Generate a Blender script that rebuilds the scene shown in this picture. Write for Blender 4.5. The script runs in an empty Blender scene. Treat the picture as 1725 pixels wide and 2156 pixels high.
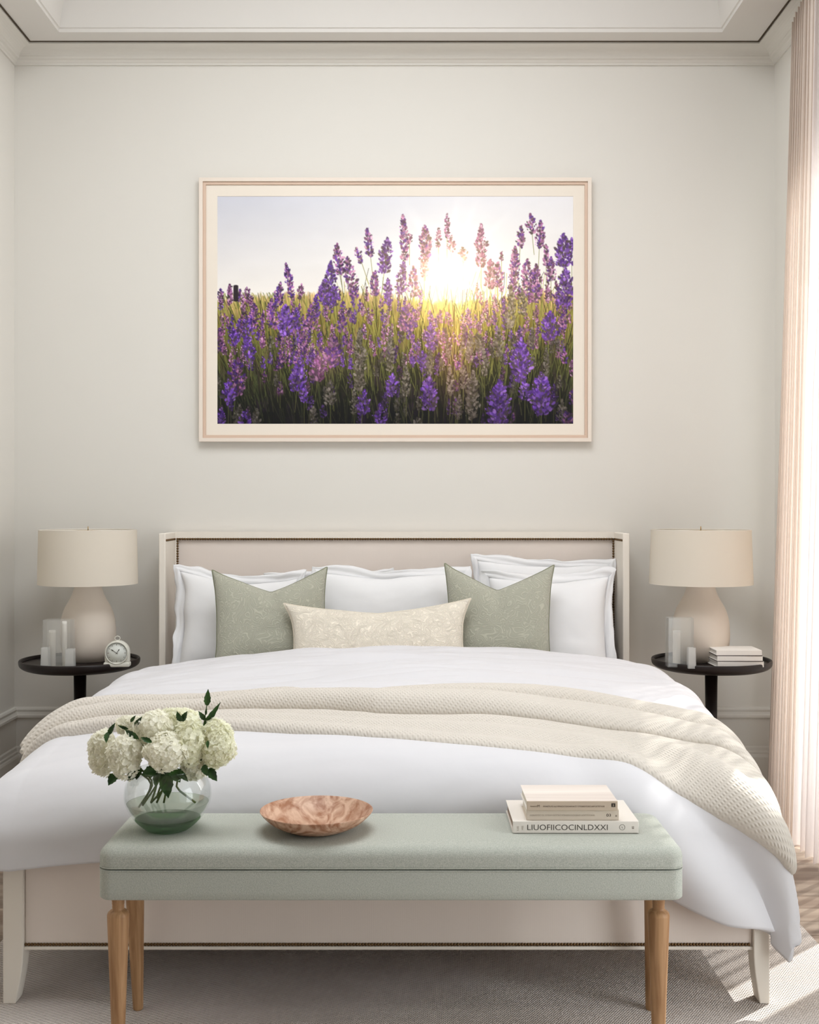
import bpy, bmesh, math, random
import numpy as np
from mathutils import Vector, Matrix, Euler

SC = bpy.context.scene
COL = SC.collection
# ------------------------------------------------------------------ camera
FPX = 2465.0                       # focal length in pixels of the 1725 x 2156 frame
HZ = 1065.0                        # row of the horizon
CAMZ = 1.338
cam_d = bpy.data.cameras.new('camera'); cam = bpy.data.objects.new('camera', cam_d); COL.objects.link(cam)
cam_d.sensor_fit = 'HORIZONTAL'; cam_d.sensor_width = 36.0
cam_d.lens = FPX / 1725 * 36.0
cam_d.shift_y = (HZ - 1078) / 1725
cam.location = (0, 0, CAMZ); cam.rotation_euler = (math.pi/2, 0, 0)
cam_d.clip_start = 0.05
SC.camera = cam
# ------------------------------------------------------------------ view + world + lights
SC.view_settings.view_transform = 'Standard'; SC.view_settings.look = 'None'
SC.view_settings.gamma = 1.0; SC.view_settings.use_curve_mapping = False
SC.view_settings.exposure = 0.17
W = bpy.data.worlds.new('world'); SC.world = W; W.use_nodes = True
bg = W.node_tree.nodes['Background']; bg.inputs[0].default_value = (0.86, 0.93, 1.0, 1); bg.inputs[1].default_value = 1.6

def rot_to(d):
    return Vector(d).to_track_quat('-Z', 'Y').to_euler()
SUN_EL = math.radians(52)
SUN_DIR = Vector((-0.74*math.cos(SUN_EL), -0.67*math.cos(SUN_EL), -math.sin(SUN_EL)))
sd = bpy.data.lights.new('sun', 'SUN'); sd.energy = 8.0; sd.angle = math.radians(0.7); sd.color = (1.0, 0.97, 0.93)
so = bpy.data.objects.new('sun', sd); COL.objects.link(so); so.rotation_euler = rot_to(SUN_DIR); so.location = (6, 8, 8)
def area(name, loc, d, sx, sy, e, c):
    l = bpy.data.lights.new(name, 'AREA'); l.shape = 'RECTANGLE'; l.size = sx; l.size_y = sy; l.energy = e; l.color = c
    o = bpy.data.objects.new(name, l); COL.objects.link(o); o.location = loc; o.rotation_euler = rot_to(d); return o
area('daylight_far_window', (2.02, 4.5, 1.5), (-1, 0, 0), 1.7, 2.6, 38, (1.0, 0.985, 0.98))
area('daylight_near_window', (2.02, 1.9, 1.0), (-1, 0.15, -.1), 1.1, 1.9, 30, (0.97, 0.98, 1.0))
area('overhead_fill', (-.06, 3.5, 3.90), (0, 0.08, -1), 2.0, 2.2, 86, (0.91, 0.95, 1.0))  # unseen fill added under the closed tray to brighten wall and bed top

# ------------------------------------------------------------------ helpers
def srgb(r, g, b):
    f = lambda c: (c/255/12.92) if c/255 <= .04045 else ((c/255+.055)/1.055)**2.4
    return (f(r), f(g), f(b), 1)
def PX(x, y, D):
    return ((x-862.5)*D/FPX, D, CAMZ-(y-HZ)*D/FPX)
def XW(x, D): return (x-862.5)*D/FPX
def ZW(y, D): return CAMZ-(y-HZ)*D/FPX

def tag(o, label=None, cat=None, group=None, kind=None):
    if label: o['label'] = label
    if cat: o['category'] = cat
    if group: o['group'] = group
    if kind: o['kind'] = kind
    return o
def empty(name, loc, label, cat, group=None, rz=0):
    o = bpy.data.objects.new(name, None); COL.objects.link(o); o.location = loc; o.rotation_euler = (0, 0, rz)
    o.empty_display_size = .05
    return tag(o, label, cat, group)
def link(name, me, mat=None, parent=None, loc=None, smooth=True):
    o = bpy.data.objects.new(name, me); COL.objects.link(o)
    if mat: me.materials.append(mat)
    if smooth: me.shade_smooth()
    if parent: o.parent = parent
    if loc is not None: o.location = loc
    return o
def bm_link(name, bm, mat, parent=None, loc=None, smooth=False):
    me = bpy.data.meshes.new(name); bm.normal_update(); bm.to_mesh(me); bm.free()
    return link(name, me, mat, parent, loc, smooth)
def box(bm, x0, x1, y0, y1, z0, z1):
    v = [bm.verts.new(p) for p in ((x0,y0,z0),(x1,y0,z0),(x1,y1,z0),(x0,y1,z0),(x0,y0,z1),(x1,y0,z1),(x1,y1,z1),(x0,y1,z1))]
    for f in ((0,3,2,1),(4,5,6,7),(0,1,5,4),(1,2,6,5),(2,3,7,6),(3,0,4,7)): bm.faces.new([v[i] for i in f])
    return v
def bevel(o, w, seg=2):
    m = o.modifiers.new('bevel', 'BEVEL'); m.width = w; m.segments = seg; m.limit_method = 'ANGLE'; m.angle_limit = math.radians(40)
    return o
def box_obj(name, x0, x1, y0, y1, z0, z1, mat, parent=None, bw=0, loc=None, seg=2):
    bm = bmesh.new(); box(bm, x0, x1, y0, y1, z0, z1)
    if bw: bmesh.ops.bevel(bm, geom=bm.edges[:], offset=bw, segments=seg, profile=.5, affect='EDGES')
    return bm_link(name, bm, mat, parent, loc, smooth=False)
def lathe(name, prof, mat, parent=None, loc=None, seg=48, smooth=True, z0=0):
    bm = bmesh.new(); rings = []
    for r, z in prof:
        if r < 1e-5: rings.append([bm.verts.new((0, 0, z))])
        else: rings.append([bm.verts.new((r*math.cos(2*math.pi*k/seg), r*math.sin(2*math.pi*k/seg), z)) for k in range(seg)])
    for a, b in zip(rings, rings[1:]):
        for k in range(seg):
            k2 = (k+1) % seg
            if len(a) == 1 and len(b) == 1: continue
            if len(a) == 1: bm.faces.new((a[0], b[k2], b[k]))
            elif len(b) == 1: bm.faces.new((a[k], a[k2], b[0]))
            else: bm.faces.new((a[k], a[k2], b[k2], b[k]))
    bmesh.ops.recalc_face_normals(bm, faces=bm.faces[:])
    return bm_link(name, bm, mat, parent, loc, smooth)
def smooth_prof(pts, n=6):
    """Catmull-Rom through profile points"""
    out = []
    P = [pts[0]] + list(pts) + [pts[-1]]
    for i in range(1, len(P)-2):
        p0, p1, p2, p3 = (np.array(P[j], float) for j in (i-1, i, i+1, i+2))
        for k in range(n):
            t = k/n
            out.append(tuple(.5*((2*p1)+(-p0+p2)*t+(2*p0-5*p1+4*p2-p3)*t*t+(-p0+3*p1-3*p2+p3)*t**3)))
    out.append(tuple(pts[-1])); return out
def grid_mesh(name, P, mat, parent=None, uv=None, closed_u=False, loc=None, flip=False):
    n, m = P.shape[:2]
    idx = np.arange(n*m).reshape(n, m)
    if closed_u: idx = np.vstack([idx, idx[:1]])
    a = idx[:-1, :-1].ravel(); b = idx[1:, :-1].ravel(); c = idx[1:, 1:].ravel(); d = idx[:-1, 1:].ravel()
    F = np.stack([a, b, c, d] if not flip else [a, d, c, b], 1)
    me = bpy.data.meshes.new(name)
    me.vertices.add(n*m); me.vertices.foreach_set('co', P.reshape(-1).astype(np.float32))
    me.loops.add(F.size); me.loops.foreach_set('vertex_index', F.ravel().astype(np.int32))
    me.polygons.add(len(F)); me.polygons.foreach_set('loop_start', (np.arange(len(F))*4).astype(np.int32))
    me.polygons.foreach_set('loop_total', np.full(len(F), 4, np.int32))
    me.update(calc_edges=True)
    if uv is not None:
        l = me.uv_layers.new(name='uv'); l.data.foreach_set('uv', uv.reshape(-1, 2)[F.ravel()].ravel().astype(np.float32))
    me.validate()
    return link(name, me, mat, parent, loc)
def tube(name, pts, r, mat, parent=None, seg=8, closed=False, loc=None, rads=None):
    pts = [Vector(p) for p in pts]; n = len(pts); bm = bmesh.new(); rings = []
    up = None
    for i, p in enumerate(pts):
        if closed: t = (pts[(i+1) % n]-pts[i-1]).normalized()
        else: t = (pts[min(i+1, n-1)]-pts[max(i-1, 0)]).normalized()
        if up is None: up = t.orthogonal().normalized()
        up = (up - t*up.dot(t)).normalized(); s = t.cross(up)
        rr = rads[i] if rads is not None else r
        rings.append([bm.verts.new(p + (up*math.cos(2*math.pi*k/seg)+s*math.sin(2*math.pi*k/seg))*rr) for k in range(seg)])
    rng = range(n if closed else n-1)
    for i in rng:
        a, b = rings[i], rings[(i+1) % n]
        for k in range(seg): bm.faces.new((a[k], a[(k+1) % seg], b[(k+1) % seg], b[k]))
    if not closed:
        bm.faces.new(rings[0][::-1]); bm.faces.new(rings[-1])
    return bm_link(name, bm, mat, parent, loc, smooth=True)
def prism(name, poly, axis, c0, c1, mat, parent=None, loc=None, smooth=False):
    """extrude a 2D polygon (p,q) along an axis: 'X' -> (c,p,q); 'Y' -> (p,c,q); 'Z' -> (p,q,c)"""
    f = {'X': lambda p, q, c: (c, p, q), 'Y': lambda p, q, c: (p, c, q), 'Z': lambda p, q, c: (p, q, c)}[axis]
    bm = bmesh.new(); a = [bm.verts.new(f(p, q, c0)) for p, q in poly]; b = [bm.verts.new(f(p, q, c1)) for p, q in poly]
    n = len(poly); bm.faces.new(a); bm.faces.new(b[::-1])
    for i in range(n): bm.faces.new((a[i], b[i], b[(i+1) % n], a[(i+1) % n]))
    bmesh.ops.recalc_face_normals(bm, faces=bm.faces[:])
    return bm_link(name, bm, mat, parent, loc, smooth)

def _h(ix, iy, seed):
    n = (ix.astype(np.int64)*374761393 + iy.astype(np.int64)*668265263 + seed*1274126177) & 0xffffffff
    n = ((n ^ (n >> 13))*1274126177) & 0xffffffff
    return ((n ^ (n >> 16)) & 0xffff)/65535.0*2-1
def vnoise(x, y, seed=0):
    ix = np.floor(x); iy = np.floor(y); fx = x-ix; fy = y-iy
    u = fx*fx*fx*(fx*(fx*6-15)+10); v = fy*fy*fy*(fy*(fy*6-15)+10)
    a = _h(ix, iy, seed); b = _h(ix+1, iy, seed); c = _h(ix, iy+1, seed); d = _h(ix+1, iy+1, seed)
    return (a*(1-u)+b*u)*(1-v)+(c*(1-u)+d*u)*v
def fbm(x, y, seed=0, o=4):
    s = 0; a = 1; t = 0
    for i in range(o):
        s = s+a*vnoise(x*2**i+i*17.3, y*2**i-i*9.1, seed+i); t += a; a *= .5
    return s/t
def sst(x, a, b):
    t = np.clip((x-a)/(b-a), 0, 1); return t*t*(3-2*t)

# ------------------------------------------------------------------ materials
def mat(name, col, rough=.6, spec=.3, bump=None, var=None, metal=0, sheen=0, coat=0):
    """bump: (kind, scale, strength, distance); var: (scale, colour2, amount)"""
    m = bpy.data.materials.new(name); m.use_nodes = True; nt = m.node_tree; p = nt.nodes['Principled BSDF']
    p.inputs['Base Color'].default_value = col; p.inputs['Roughness'].default_value = rough
    p.inputs['Specular IOR Level'].default_value = spec; p.inputs['Metallic'].default_value = metal
    p.inputs['Sheen Weight'].default_value = sheen; p.inputs['Coat Weight'].default_value = coat
    tc = nt.nodes.new('ShaderNodeTexCoord')
    if var:
        n = nt.nodes.new('ShaderNodeTexNoise'); n.inputs['Scale'].default_value = var[0]; n.inputs['Detail'].default_value = 4
        nt.links.new(tc.outputs['Object'], n.inputs['Vector'])
        mx = nt.nodes.new('ShaderNodeMix'); mx.data_type = 'RGBA'; mx.inputs[6].default_value = col; mx.inputs[7].default_value = var[1]
        mr = nt.nodes.new('ShaderNodeMapRange'); mr.inputs[1].default_value = .35; mr.inputs[2].default_value = .65; mr.inputs[4].default_value = var[2]
        nt.links.new(n.outputs['Fac'], mr.inputs[0]); nt.links.new(mr.outputs[0], mx.inputs[0]); nt.links.new(mx.outputs[2], p.inputs['Base Color'])
    if bump:
        kind, sc, st, di = bump
        b = nt.nodes.new('ShaderNodeBump'); b.inputs['Strength'].default_value = st; b.inputs['Distance'].default_value = di
        if kind == 'noise':
            t = nt.nodes.new('ShaderNodeTexNoise'); t.inputs['Scale'].default_value = sc; t.inputs['Detail'].default_value = 3
            nt.links.new(tc.outputs['Object'], t.inputs['Vector']); h = t.outputs['Fac']
        elif kind in ('weave', 'weave_uv'):
            src = tc.outputs['Object' if kind == 'weave' else 'UV']
            mp = nt.nodes.new('ShaderNodeMapping'); mp.inputs['Rotation'].default_value = (0, 0, math.radians(32))
            nt.links.new(src, mp.inputs['Vector'])
            w1 = nt.nodes.new('ShaderNodeTexWave'); w1.bands_direction = 'X'; w1.inputs['Scale'].default_value = sc; w1.inputs['Distortion'].default_value = .6; w1.inputs['Detail'].default_value = 1; w1.inputs['Detail Scale'].default_value = .5
            w2 = nt.nodes.new('ShaderNodeTexWave'); w2.bands_direction = 'Y'; w2.inputs['Scale'].default_value = sc*.55; w2.inputs['Distortion'].default_value = .6; w2.inputs['Detail'].default_value = 1; w2.inputs['Detail Scale'].default_value = .5
            nt.links.new(mp.outputs[0], w1.inputs['Vector']); nt.links.new(mp.outputs[0], w2.inputs['Vector'])
            a = nt.nodes.new('ShaderNodeMath'); a.operation = 'MULTIPLY'
            nt.links.new(w1.outputs['Fac'], a.inputs[0]); nt.links.new(w2.outputs['Fac'], a.inputs[1]); h = a.outputs[0]
        elif kind == 'brocade':
            n = nt.nodes.new('ShaderNodeTexNoise'); n.inputs['Scale'].default_value = sc; n.inputs['Detail'].default_value = 1.2; n.inputs['Distortion'].default_value = 1.2
            nt.links.new(tc.outputs['Object'], n.inputs['Vector'])
            v = nt.nodes.new('ShaderNodeTexVoronoi'); v.inputs['Scale'].default_value = sc*.55
            nt.links.new(tc.outputs['Object'], v.inputs['Vector'])
            a1 = nt.nodes.new('ShaderNodeMath'); a1.operation = 'MULTIPLY'; a1.inputs[1].default_value = 80
            nt.links.new(n.outputs['Fac'], a1.inputs[0])
            a2 = nt.nodes.new('ShaderNodeMath'); a2.operation = 'MULTIPLY_ADD'; a2.inputs[1].default_value = 34
            nt.links.new(v.outputs['Distance'], a2.inputs[0]); nt.links.new(a1.outputs[0], a2.inputs[2])
            s = nt.nodes.new('ShaderNodeMath'); s.operation = 'SINE'; nt.links.new(a2.outputs[0], s.inputs[0])
            mr = nt.nodes.new('ShaderNodeMapRange'); mr.inputs[1].default_value = .2; mr.inputs[2].default_value = 1
            nt.links.new(s.outputs[0], mr.inputs[0]); h = mr.outputs[0]
            if not var:
                mx = nt.nodes.new('ShaderNodeMix'); mx.data_type = 'RGBA'; mx.inputs[6].default_value = col
                mx.inputs[7].default_value = tuple(min(1, c*1.2+.01) for c in col[:3])+(1,)
                nt.links.new(h, mx.inputs[0]); nt.links.new(mx.outputs[2], p.inputs['Base Color'])
        nt.links.new(h, b.inputs['Height']); nt.links.new(b.outputs[0], p.inputs['Normal'])
    m.diffuse_color = col
    return m
def wood(name, c1, c2, scale, axis='Z', rough=.5, dist=3.0):
    m = bpy.data.materials.new(name); m.use_nodes = True; nt = m.node_tree; p = nt.nodes['Principled BSDF']
    p.inputs['Roughness'].default_value = rough; p.inputs['Specular IOR Level'].default_value = .35
    tc = nt.nodes.new('ShaderNodeTexCoord'); mp = nt.nodes.new('ShaderNodeMapping'); nt.links.new(tc.outputs['Object'], mp.inputs['Vector'])
    mp.inputs['Scale'].default_value = {'Z': (1, 1, .06), 'X': (.06, 1, 1), 'Y': (1, .06, 1), 'A': (1, .35, 1)}[axis]
    oi = nt.nodes.new('ShaderNodeObjectInfo'); ad = nt.nodes.new('ShaderNodeVectorMath'); ad.operation = 'ADD'
    cb = nt.nodes.new('ShaderNodeCombineXYZ'); mu = nt.nodes.new('ShaderNodeMath'); mu.operation = 'MULTIPLY'; mu.inputs[1].default_value = 37
    nt.links.new(oi.outputs['Random'], mu.inputs[0]); nt.links.new(mu.outputs[0], cb.inputs[0]); nt.links.new(mu.outputs[0], cb.inputs[1])
    nt.links.new(mp.outputs[0], ad.inputs[0]); nt.links.new(cb.outputs[0], ad.inputs[1])
    n = nt.nodes.new('ShaderNodeTexNoise'); n.inputs['Scale'].default_value = scale; n.inputs['Detail'].default_value = 6; n.inputs['Distortion'].default_value = dist
    nt.links.new(ad.outputs[0], n.inputs['Vector'])
    r = nt.nodes.new('ShaderNodeValToRGB'); r.color_ramp.elements[0].position = .36; r.color_ramp.elements[1].position = .64
    r.color_ramp.elements[0].color = c1; r.color_ramp.elements[1].color = c2
    nt.links.new(n.outputs['Fac'], r.inputs[0])
    hs = nt.nodes.new('ShaderNodeHueSaturation'); nt.links.new(r.outputs[0], hs.inputs['Color'])
    mr = nt.nodes.new('ShaderNodeMapRange'); mr.inputs[3].default_value = .78 if axis == 'X' else .97; mr.inputs[4].default_value = 1.2 if axis == 'X' else 1.03
    nt.links.new(oi.outputs['Random'], mr.inputs[0]); nt.links.new(mr.outputs[0], hs.inputs['Value'])
    nt.links.new(hs.outputs[0], p.inputs['Base Color'])
    b = nt.nodes.new('ShaderNodeBump'); b.inputs['Strength'].default_value = .25; b.inputs['Distance'].default_value = .001
    nt.links.new(n.outputs['Fac'], b.inputs['Height']); nt.links.new(b.outputs[0], p.inputs['Normal'])
    return m
def thin_glass(name, tint=(1, 1, 1, 1), milk=.0, refl=.08, rough=.02):
    m = bpy.data.materials.new(name); m.use_nodes = True; nt = m.node_tree; nt.nodes.remove(nt.nodes['Principled BSDF'])
    out = nt.nodes['Material Output']; t = nt.nodes.new('ShaderNodeBsdfTransparent'); t.inputs[0].default_value = tint
    g = nt.nodes.new('ShaderNodeBsdfGlossy'); g.inputs['Roughness'].default_value = rough
    lw = nt.nodes.new('ShaderNodeLayerWeight'); lw.inputs[0].default_value = .25
    mr = nt.nodes.new('ShaderNodeMapRange'); mr.inputs[3].default_value = refl*.5; mr.inputs[4].default_value = min(1, refl*7)
    nt.links.new(lw.outputs['Fresnel'], mr.inputs[0])
    d = nt.nodes.new('ShaderNodeBsdfDiffuse'); d.inputs[0].default_value = (.9, .9, .88, 1)
    m1 = nt.nodes.new('ShaderNodeMixShader'); m1.inputs[0].default_value = milk
    nt.links.new(t.outputs[0], m1.inputs[1]); nt.links.new(d.outputs[0], m1.inputs[2])
    m2 = nt.nodes.new('ShaderNodeMixShader'); nt.links.new(mr.outputs[0], m2.inputs[0]); nt.links.new(m1.outputs[0], m2.inputs[1]); nt.links.new(g.outputs[0], m2.inputs[2])
    nt.links.new(m2.outputs[0], out.inputs[0]); return m
def sheer(name, col, transp, transl):
    m = bpy.data.materials.new(name); m.use_nodes = True; nt = m.node_tree; nt.nodes.remove(nt.nodes['Principled BSDF'])
    out = nt.nodes['Material Output']; d = nt.nodes.new('ShaderNodeBsdfDiffuse'); d.inputs[0].default_value = col
    tl = nt.nodes.new('ShaderNodeBsdfTranslucent'); tl.inputs[0].default_value = col
    tp = nt.nodes.new('ShaderNodeBsdfTransparent')
    a = nt.nodes.new('ShaderNodeMixShader'); a.inputs[0].default_value = transl
    b = nt.nodes.new('ShaderNodeMixShader'); b.inputs[0].default_value = transp
    nt.links.new(d.outputs[0], a.inputs[1]); nt.links.new(tl.outputs[0], a.inputs[2])
    nt.links.new(a.outputs[0], b.inputs[1]); nt.links.new(tp.outputs[0], b.inputs[2]); nt.links.new(b.outputs[0], out.inputs[0])
    return m

M = {}
M['wall'] = mat('wall_paint', srgb(226, 222, 214), .75, .2, ('noise', 180, .05, .0006))
M['dark_wall'] = mat('bounce_cut_taupe', srgb(96, 84, 72), .8, .2)  # unseen rear wall, made dark so less light bounces onto front faces
M['ceil'] = mat('ceiling_paint', srgb(224, 220, 214), .8, .15)
M['trim'] = mat('trim_paint', srgb(225, 221, 213), .55, .3)
M['shade_line'] = mat('painted_shadow_line', srgb(90, 80, 68), .9, .1)  # dark colour standing in for shade at the ceiling edge
M['floor'] = wood('oak_boards', srgb(128, 108, 92), srgb(178, 160, 142), 9, 'X', .5, 1.5)
M['subfloor'] = mat('subfloor', srgb(70, 58, 48), .9, .1)
M['rug'] = mat('woven_rug', srgb(226, 216, 208), .95, .1, ('weave', 52, 1.0, .005), (2.2, srgb(203, 192, 183), .5))
M['linen'] = mat('bed_upholstery', srgb(232, 220, 210), .85, .2, ('weave', 220, .15, .0006))
M['cream'] = mat('cream_upholstery', srgb(235, 227, 215), .7, .25, ('noise', 300, .1, .0005))
M['nail'] = mat('antique_brass', srgb(110, 86, 58), .35, .5, metal=.85)
M['sheet'] = mat('white_cotton', srgb(236, 235, 235), .85, .15, ('noise', 14, .25, .004), sheen=.1)
M['duvet'] = mat('white_sateen', srgb(217, 215, 217), .8, .2, ('noise', 9, .35, .006), sheen=.1)
M['throw'] = mat('cream_knit', srgb(214, 206, 195), .95, .1, ('weave_uv', 40, .8, .0022), sheen=.2)
M['green'] = mat('sage_brocade', srgb(168, 167, 151), .8, .2, ('brocade', 14, .6, .0014), sheen=.3)
M['green_pipe'] = mat('sage_piping', srgb(136, 138, 114), .8, .2)
M['lumbar'] = mat('cream_brocade', srgb(226, 217, 201), .85, .2, ('brocade', 20, .8, .0016), sheen=.2)
M['lumbar_pipe'] = mat('cream_piping', srgb(222, 212, 194), .85, .2)
M['bench'] = mat('sage_linen', srgb(189, 190, 180), .95, .1, ('noise', 420, .5, .0012), (430, srgb(162, 165, 155), .9))
M['oak'] = wood('oak', srgb(150, 110, 74), srgb(184, 144, 104), 70, 'Z', .5, .6)
M['black'] = mat('ebony_stain', srgb(28, 19, 17), .38, .35)
M['ceramic'] = mat('matt_ceramic', srgb(226, 214, 200), .55, .3)
M['shade'] = sheer('lampshade_linen', srgb(236, 227, 212), .0, .2)
M['brass'] = mat('brass', srgb(190, 160, 110), .35, .5, metal=.9)
M['wax'] = mat('wax', srgb(240, 236, 228), .5, .3)
M['acrylic'] = thin_glass('clear_acrylic', (.98, .975, .96, 1), .13, .07, .05)
M['acrylic2'] = thin_glass('frosted_acrylic', (.98, .97, .95, 1), .30, .06, .15)
M['glass'] = thin_glass('clear_glass', (.985, .995, .985, 1), .0, .045)
M['pane'] = thin_glass('window_glass', (.98, .99, .99, 1), .0, .05)
M['water'] = thin_glass('green_water', (.86, .91, .83, 1), .03, .03)
M['green_glass'] = thin_glass('green_glass_base', (.45, .58, .42, 1), .03, .05)
M['clock'] = mat('clock_shell', srgb(222, 220, 208), .4, .4)
M['clock_face'] = mat('clock_face', srgb(228, 230, 222), .5, .3)
M['ink'] = mat('dark_ink', srgb(62, 56, 50), .6, .2)
M['ink2'] = mat('grey_ink', srgb(120, 108, 96), .7, .2)
M['ink3'] = mat('pale_ink', srgb(176, 164, 150), .7, .2)
M['book_white'] = mat('white_cloth_cover', srgb(238, 233, 226), .7, .25)
M['book_cream'] = mat('cream_cover', srgb(228, 220, 210), .65, .25, ('noise', 60, .1, .0005))
M['book_tan'] = mat('tan_spine', srgb(196, 178, 158), .7, .25)
M['book_sand'] = mat('sand_spine', srgb(206, 193, 176), .7, .25)
M['book_brown'] = mat('brown_board', srgb(150, 128, 112), .7, .2)
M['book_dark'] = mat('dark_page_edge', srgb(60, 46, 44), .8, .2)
M['pages'] = mat('page_block', srgb(226, 218, 204), .9, .1, ('noise', 400, .2, .0005))
M['cover_print'] = wood('wood_print_cover', srgb(206, 192, 182), srgb(232, 222, 212), 14, 'X', .6, .6)
M['bowl'] = wood('figured_wood', srgb(158, 108, 78), srgb(214, 178, 152), 22, 'A', .45, 2.5)
M['petal'] = sheer('ivory_petal', srgb(254, 252, 240), 0, .5)
M['petal2'] = sheer('greenish_ivory_petal', srgb(252, 251, 234), 0, .5)
M['leaf'] = mat('leaf_green', srgb(52, 88, 34), .45, .4, None, (60, srgb(30, 58, 24), 1))
M['stem'] = mat('stem_green', srgb(84, 98, 52), .6, .3)
M['drape'] = sheer('beige_drape', srgb(226, 212, 200), .12, .22)
M['sheer'] = sheer('white_sheer', srgb(240, 232, 228), .27, .34)
M['frame'] = mat('whitewashed_frame', srgb(235, 222, 208), .5, .3)
M['frame_in'] = mat('rose_beige_lip', srgb(216, 190, 170), .55, .3)
M['mount'] = mat('cream_mount', srgb(238, 228, 214), .8, .15)

# ------------------------------------------------------------------ the room
XL, XR, YB, YR = -1.857, 1.716, 5.5, -1.5
ZS = 3.478                                     # soffit height
TRW = [(3.75, 5.12), (0.2, 2.5)]               # openings in the right wall (y ranges)
HEAD = 2.72
def struct(o, label): return tag(o, label, None, None, 'structure')
struct(box_obj('wall_back', XL-.15, XR+.15, YB, YB+.15, -.05, 4.2, M['wall']), 'pale greige painted wall behind the bed')
struct(box_obj('wall_left', XL-.15, XL, YR, YB, -.05, 4.2, M['wall']), 'left side wall seen as a narrow strip')
bm = bmesh.new()
ys = [YR, TRW[1][0], TRW[1][1], TRW[0][0], TRW[0][1], YB]
for a, b in ((ys[0], ys[1]), (ys[2], ys[3]), (ys[4], ys[5])): box(bm, XR, XR+.15, a, b, -.05, 4.2)
for a, b in TRW: box(bm, XR, XR+.15, a, b, HEAD, 4.2)
struct(bm_link('wall_right', bm, M['wall']), 'right side wall with tall curtained windows')
bm = bmesh.new()
box(bm, XL, XR, YR-.15, YR, -.05, 4.2)
struct(bm_link('wall_rear', bm, M['dark_wall']), 'unseen wall behind the viewer, dark taupe to cut bounced light')

# ceiling: soffit ring + sloping tray sides + raised field
tx0, tx1, ty0, ty1 = XW(124, 5.29), XW(1521, 5.29), YR+.3, 5.29
sl = .09; TZ = 3.95
bm = bmesh.new()
def quad(*p): bm.faces.new([bm.verts.new(q) for q in p])
o_ = [(XL, YR), (XR, YR), (XR, YB), (XL, YB)]; i_ = [(tx0, ty0), (tx1, ty0), (tx1, ty1), (tx0, ty1)]
j_ = [(tx0+sl, ty0+sl), (tx1-sl, ty0+sl), (tx1-sl, ty1-sl), (tx0+sl, ty1-sl)]
lip = [(p[0]-.0+(.007 if p[0] < 0 else -.007), p[1]+(.007 if p[1] < 2 else -.007)) for p in i_]
for k in range(4):
    k2 = (k+1) % 4
    quad((*o_[k], ZS), (*o_[k2], ZS), (*i_[k2], ZS), (*i_[k], ZS))
    quad((*i_[k], ZS), (*i_[k2], ZS), (*i_[k2], ZS+.016), (*i_[k], ZS+.016))
    quad((*i_[k], ZS+.016), (*i_[k2], ZS+.016), (*lip[k2], ZS+.019), (*lip[k], ZS+.019))
    quad((*lip[k], ZS+.019), (*lip[k2], ZS+.019), (*j_[k2], TZ), (*j_[k], TZ))
quad(*[(*p, TZ) for p in j_])
box(bm, XL-.15, XR+.15, YR-.15, YB+.15, 4.2, 4.25)
bmesh.ops.recalc_face_normals(bm, faces=bm.faces[:])
struct(bm_link('ceiling', bm, M['ceil']), 'cream tray ceiling with raised centre')

def wall_run(name, prof, side, material, label, spans=None):
    """a mitred moulding: prof = (inset, z) points"""
    bm = bmesh.new()
    def ends(p):
        if side == 'back': return [((XL+p, YB-p), (XR-p, YB-p))]
        x = XL+p if side == 'left' else XR-p
        return [((x, max(a, YR)), (x, (YB-p) if b >= YB else b)) for a, b in (spans or [(YR, YB)])]
    n = len(ends(0))
    for s in range(n):
        A = [bm.verts.new((*ends(p)[s][0], z)) for p, z in prof]; B = [bm.verts.new((*ends(p)[s][1], z)) for p, z in prof]
        for i in range(len(prof)-1): bm.faces.new((A[i], B[i], B[i+1], A[i+1]))
        bm.faces.new(A); bm.faces.new(B[::-1])
    bmesh.ops.recalc_face_normals(bm, faces=bm.faces[:])
    return struct(bm_link(name, bm, material), label)
crown = [(0, 3.405), (.008, 3.405), (.010, 3.414), (.016, 3.418), (.020, 3.424), (.032, 3.428), (.036, 3.434)] + \
        [(.036+.056*(1-math.cos(t)), 3.434+.036*math.sin(t)) for t in np.linspace(.2, math.pi/2, 7)] + [(.102, 3.470), (.102, 3.4785), (0, 3.4785)]
base = [(0, 0), (.030, 0), (.030, .163), (.027, .172), (.022, .176), (.022, .186), (.018, .192), (.017, .206), (.012, .213), (.012, .335),
        (.016, .343), (.022, .347), (.022, .357), (.018, .363), (.014, .372), (.016, .383), (.012, .392), (0, .394)]
shade_strip = [(.100, 3.4786), (.108, 3.4740), (.112, 3.4740), (.112, 3.4786)]  # solid strip beside the crown, coloured as its shadow line
for i, (sd_, nm) in enumerate((('back', 'back'), ('left', 'left'), ('right', 'right'))):
    wall_run('trim_%d' % (i+1), crown, sd_, M['trim'], 'crown moulding along the %s wall' % nm)
    wall_run('trim_%d' % (i+4), shade_strip, sd_, M['shade_line'], 'thin dark strip painted as a shadow line at the ceiling edge above the %s wall' % nm)
    sp = None if sd_ != 'right' else [(5.15, YB), (2.54, 3.71), (YR, .16)]
    wall_run('baseboard_%s' % nm, base, sd_, M['trim'], 'tall stepped baseboard along the %s wall' % nm, sp)

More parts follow.
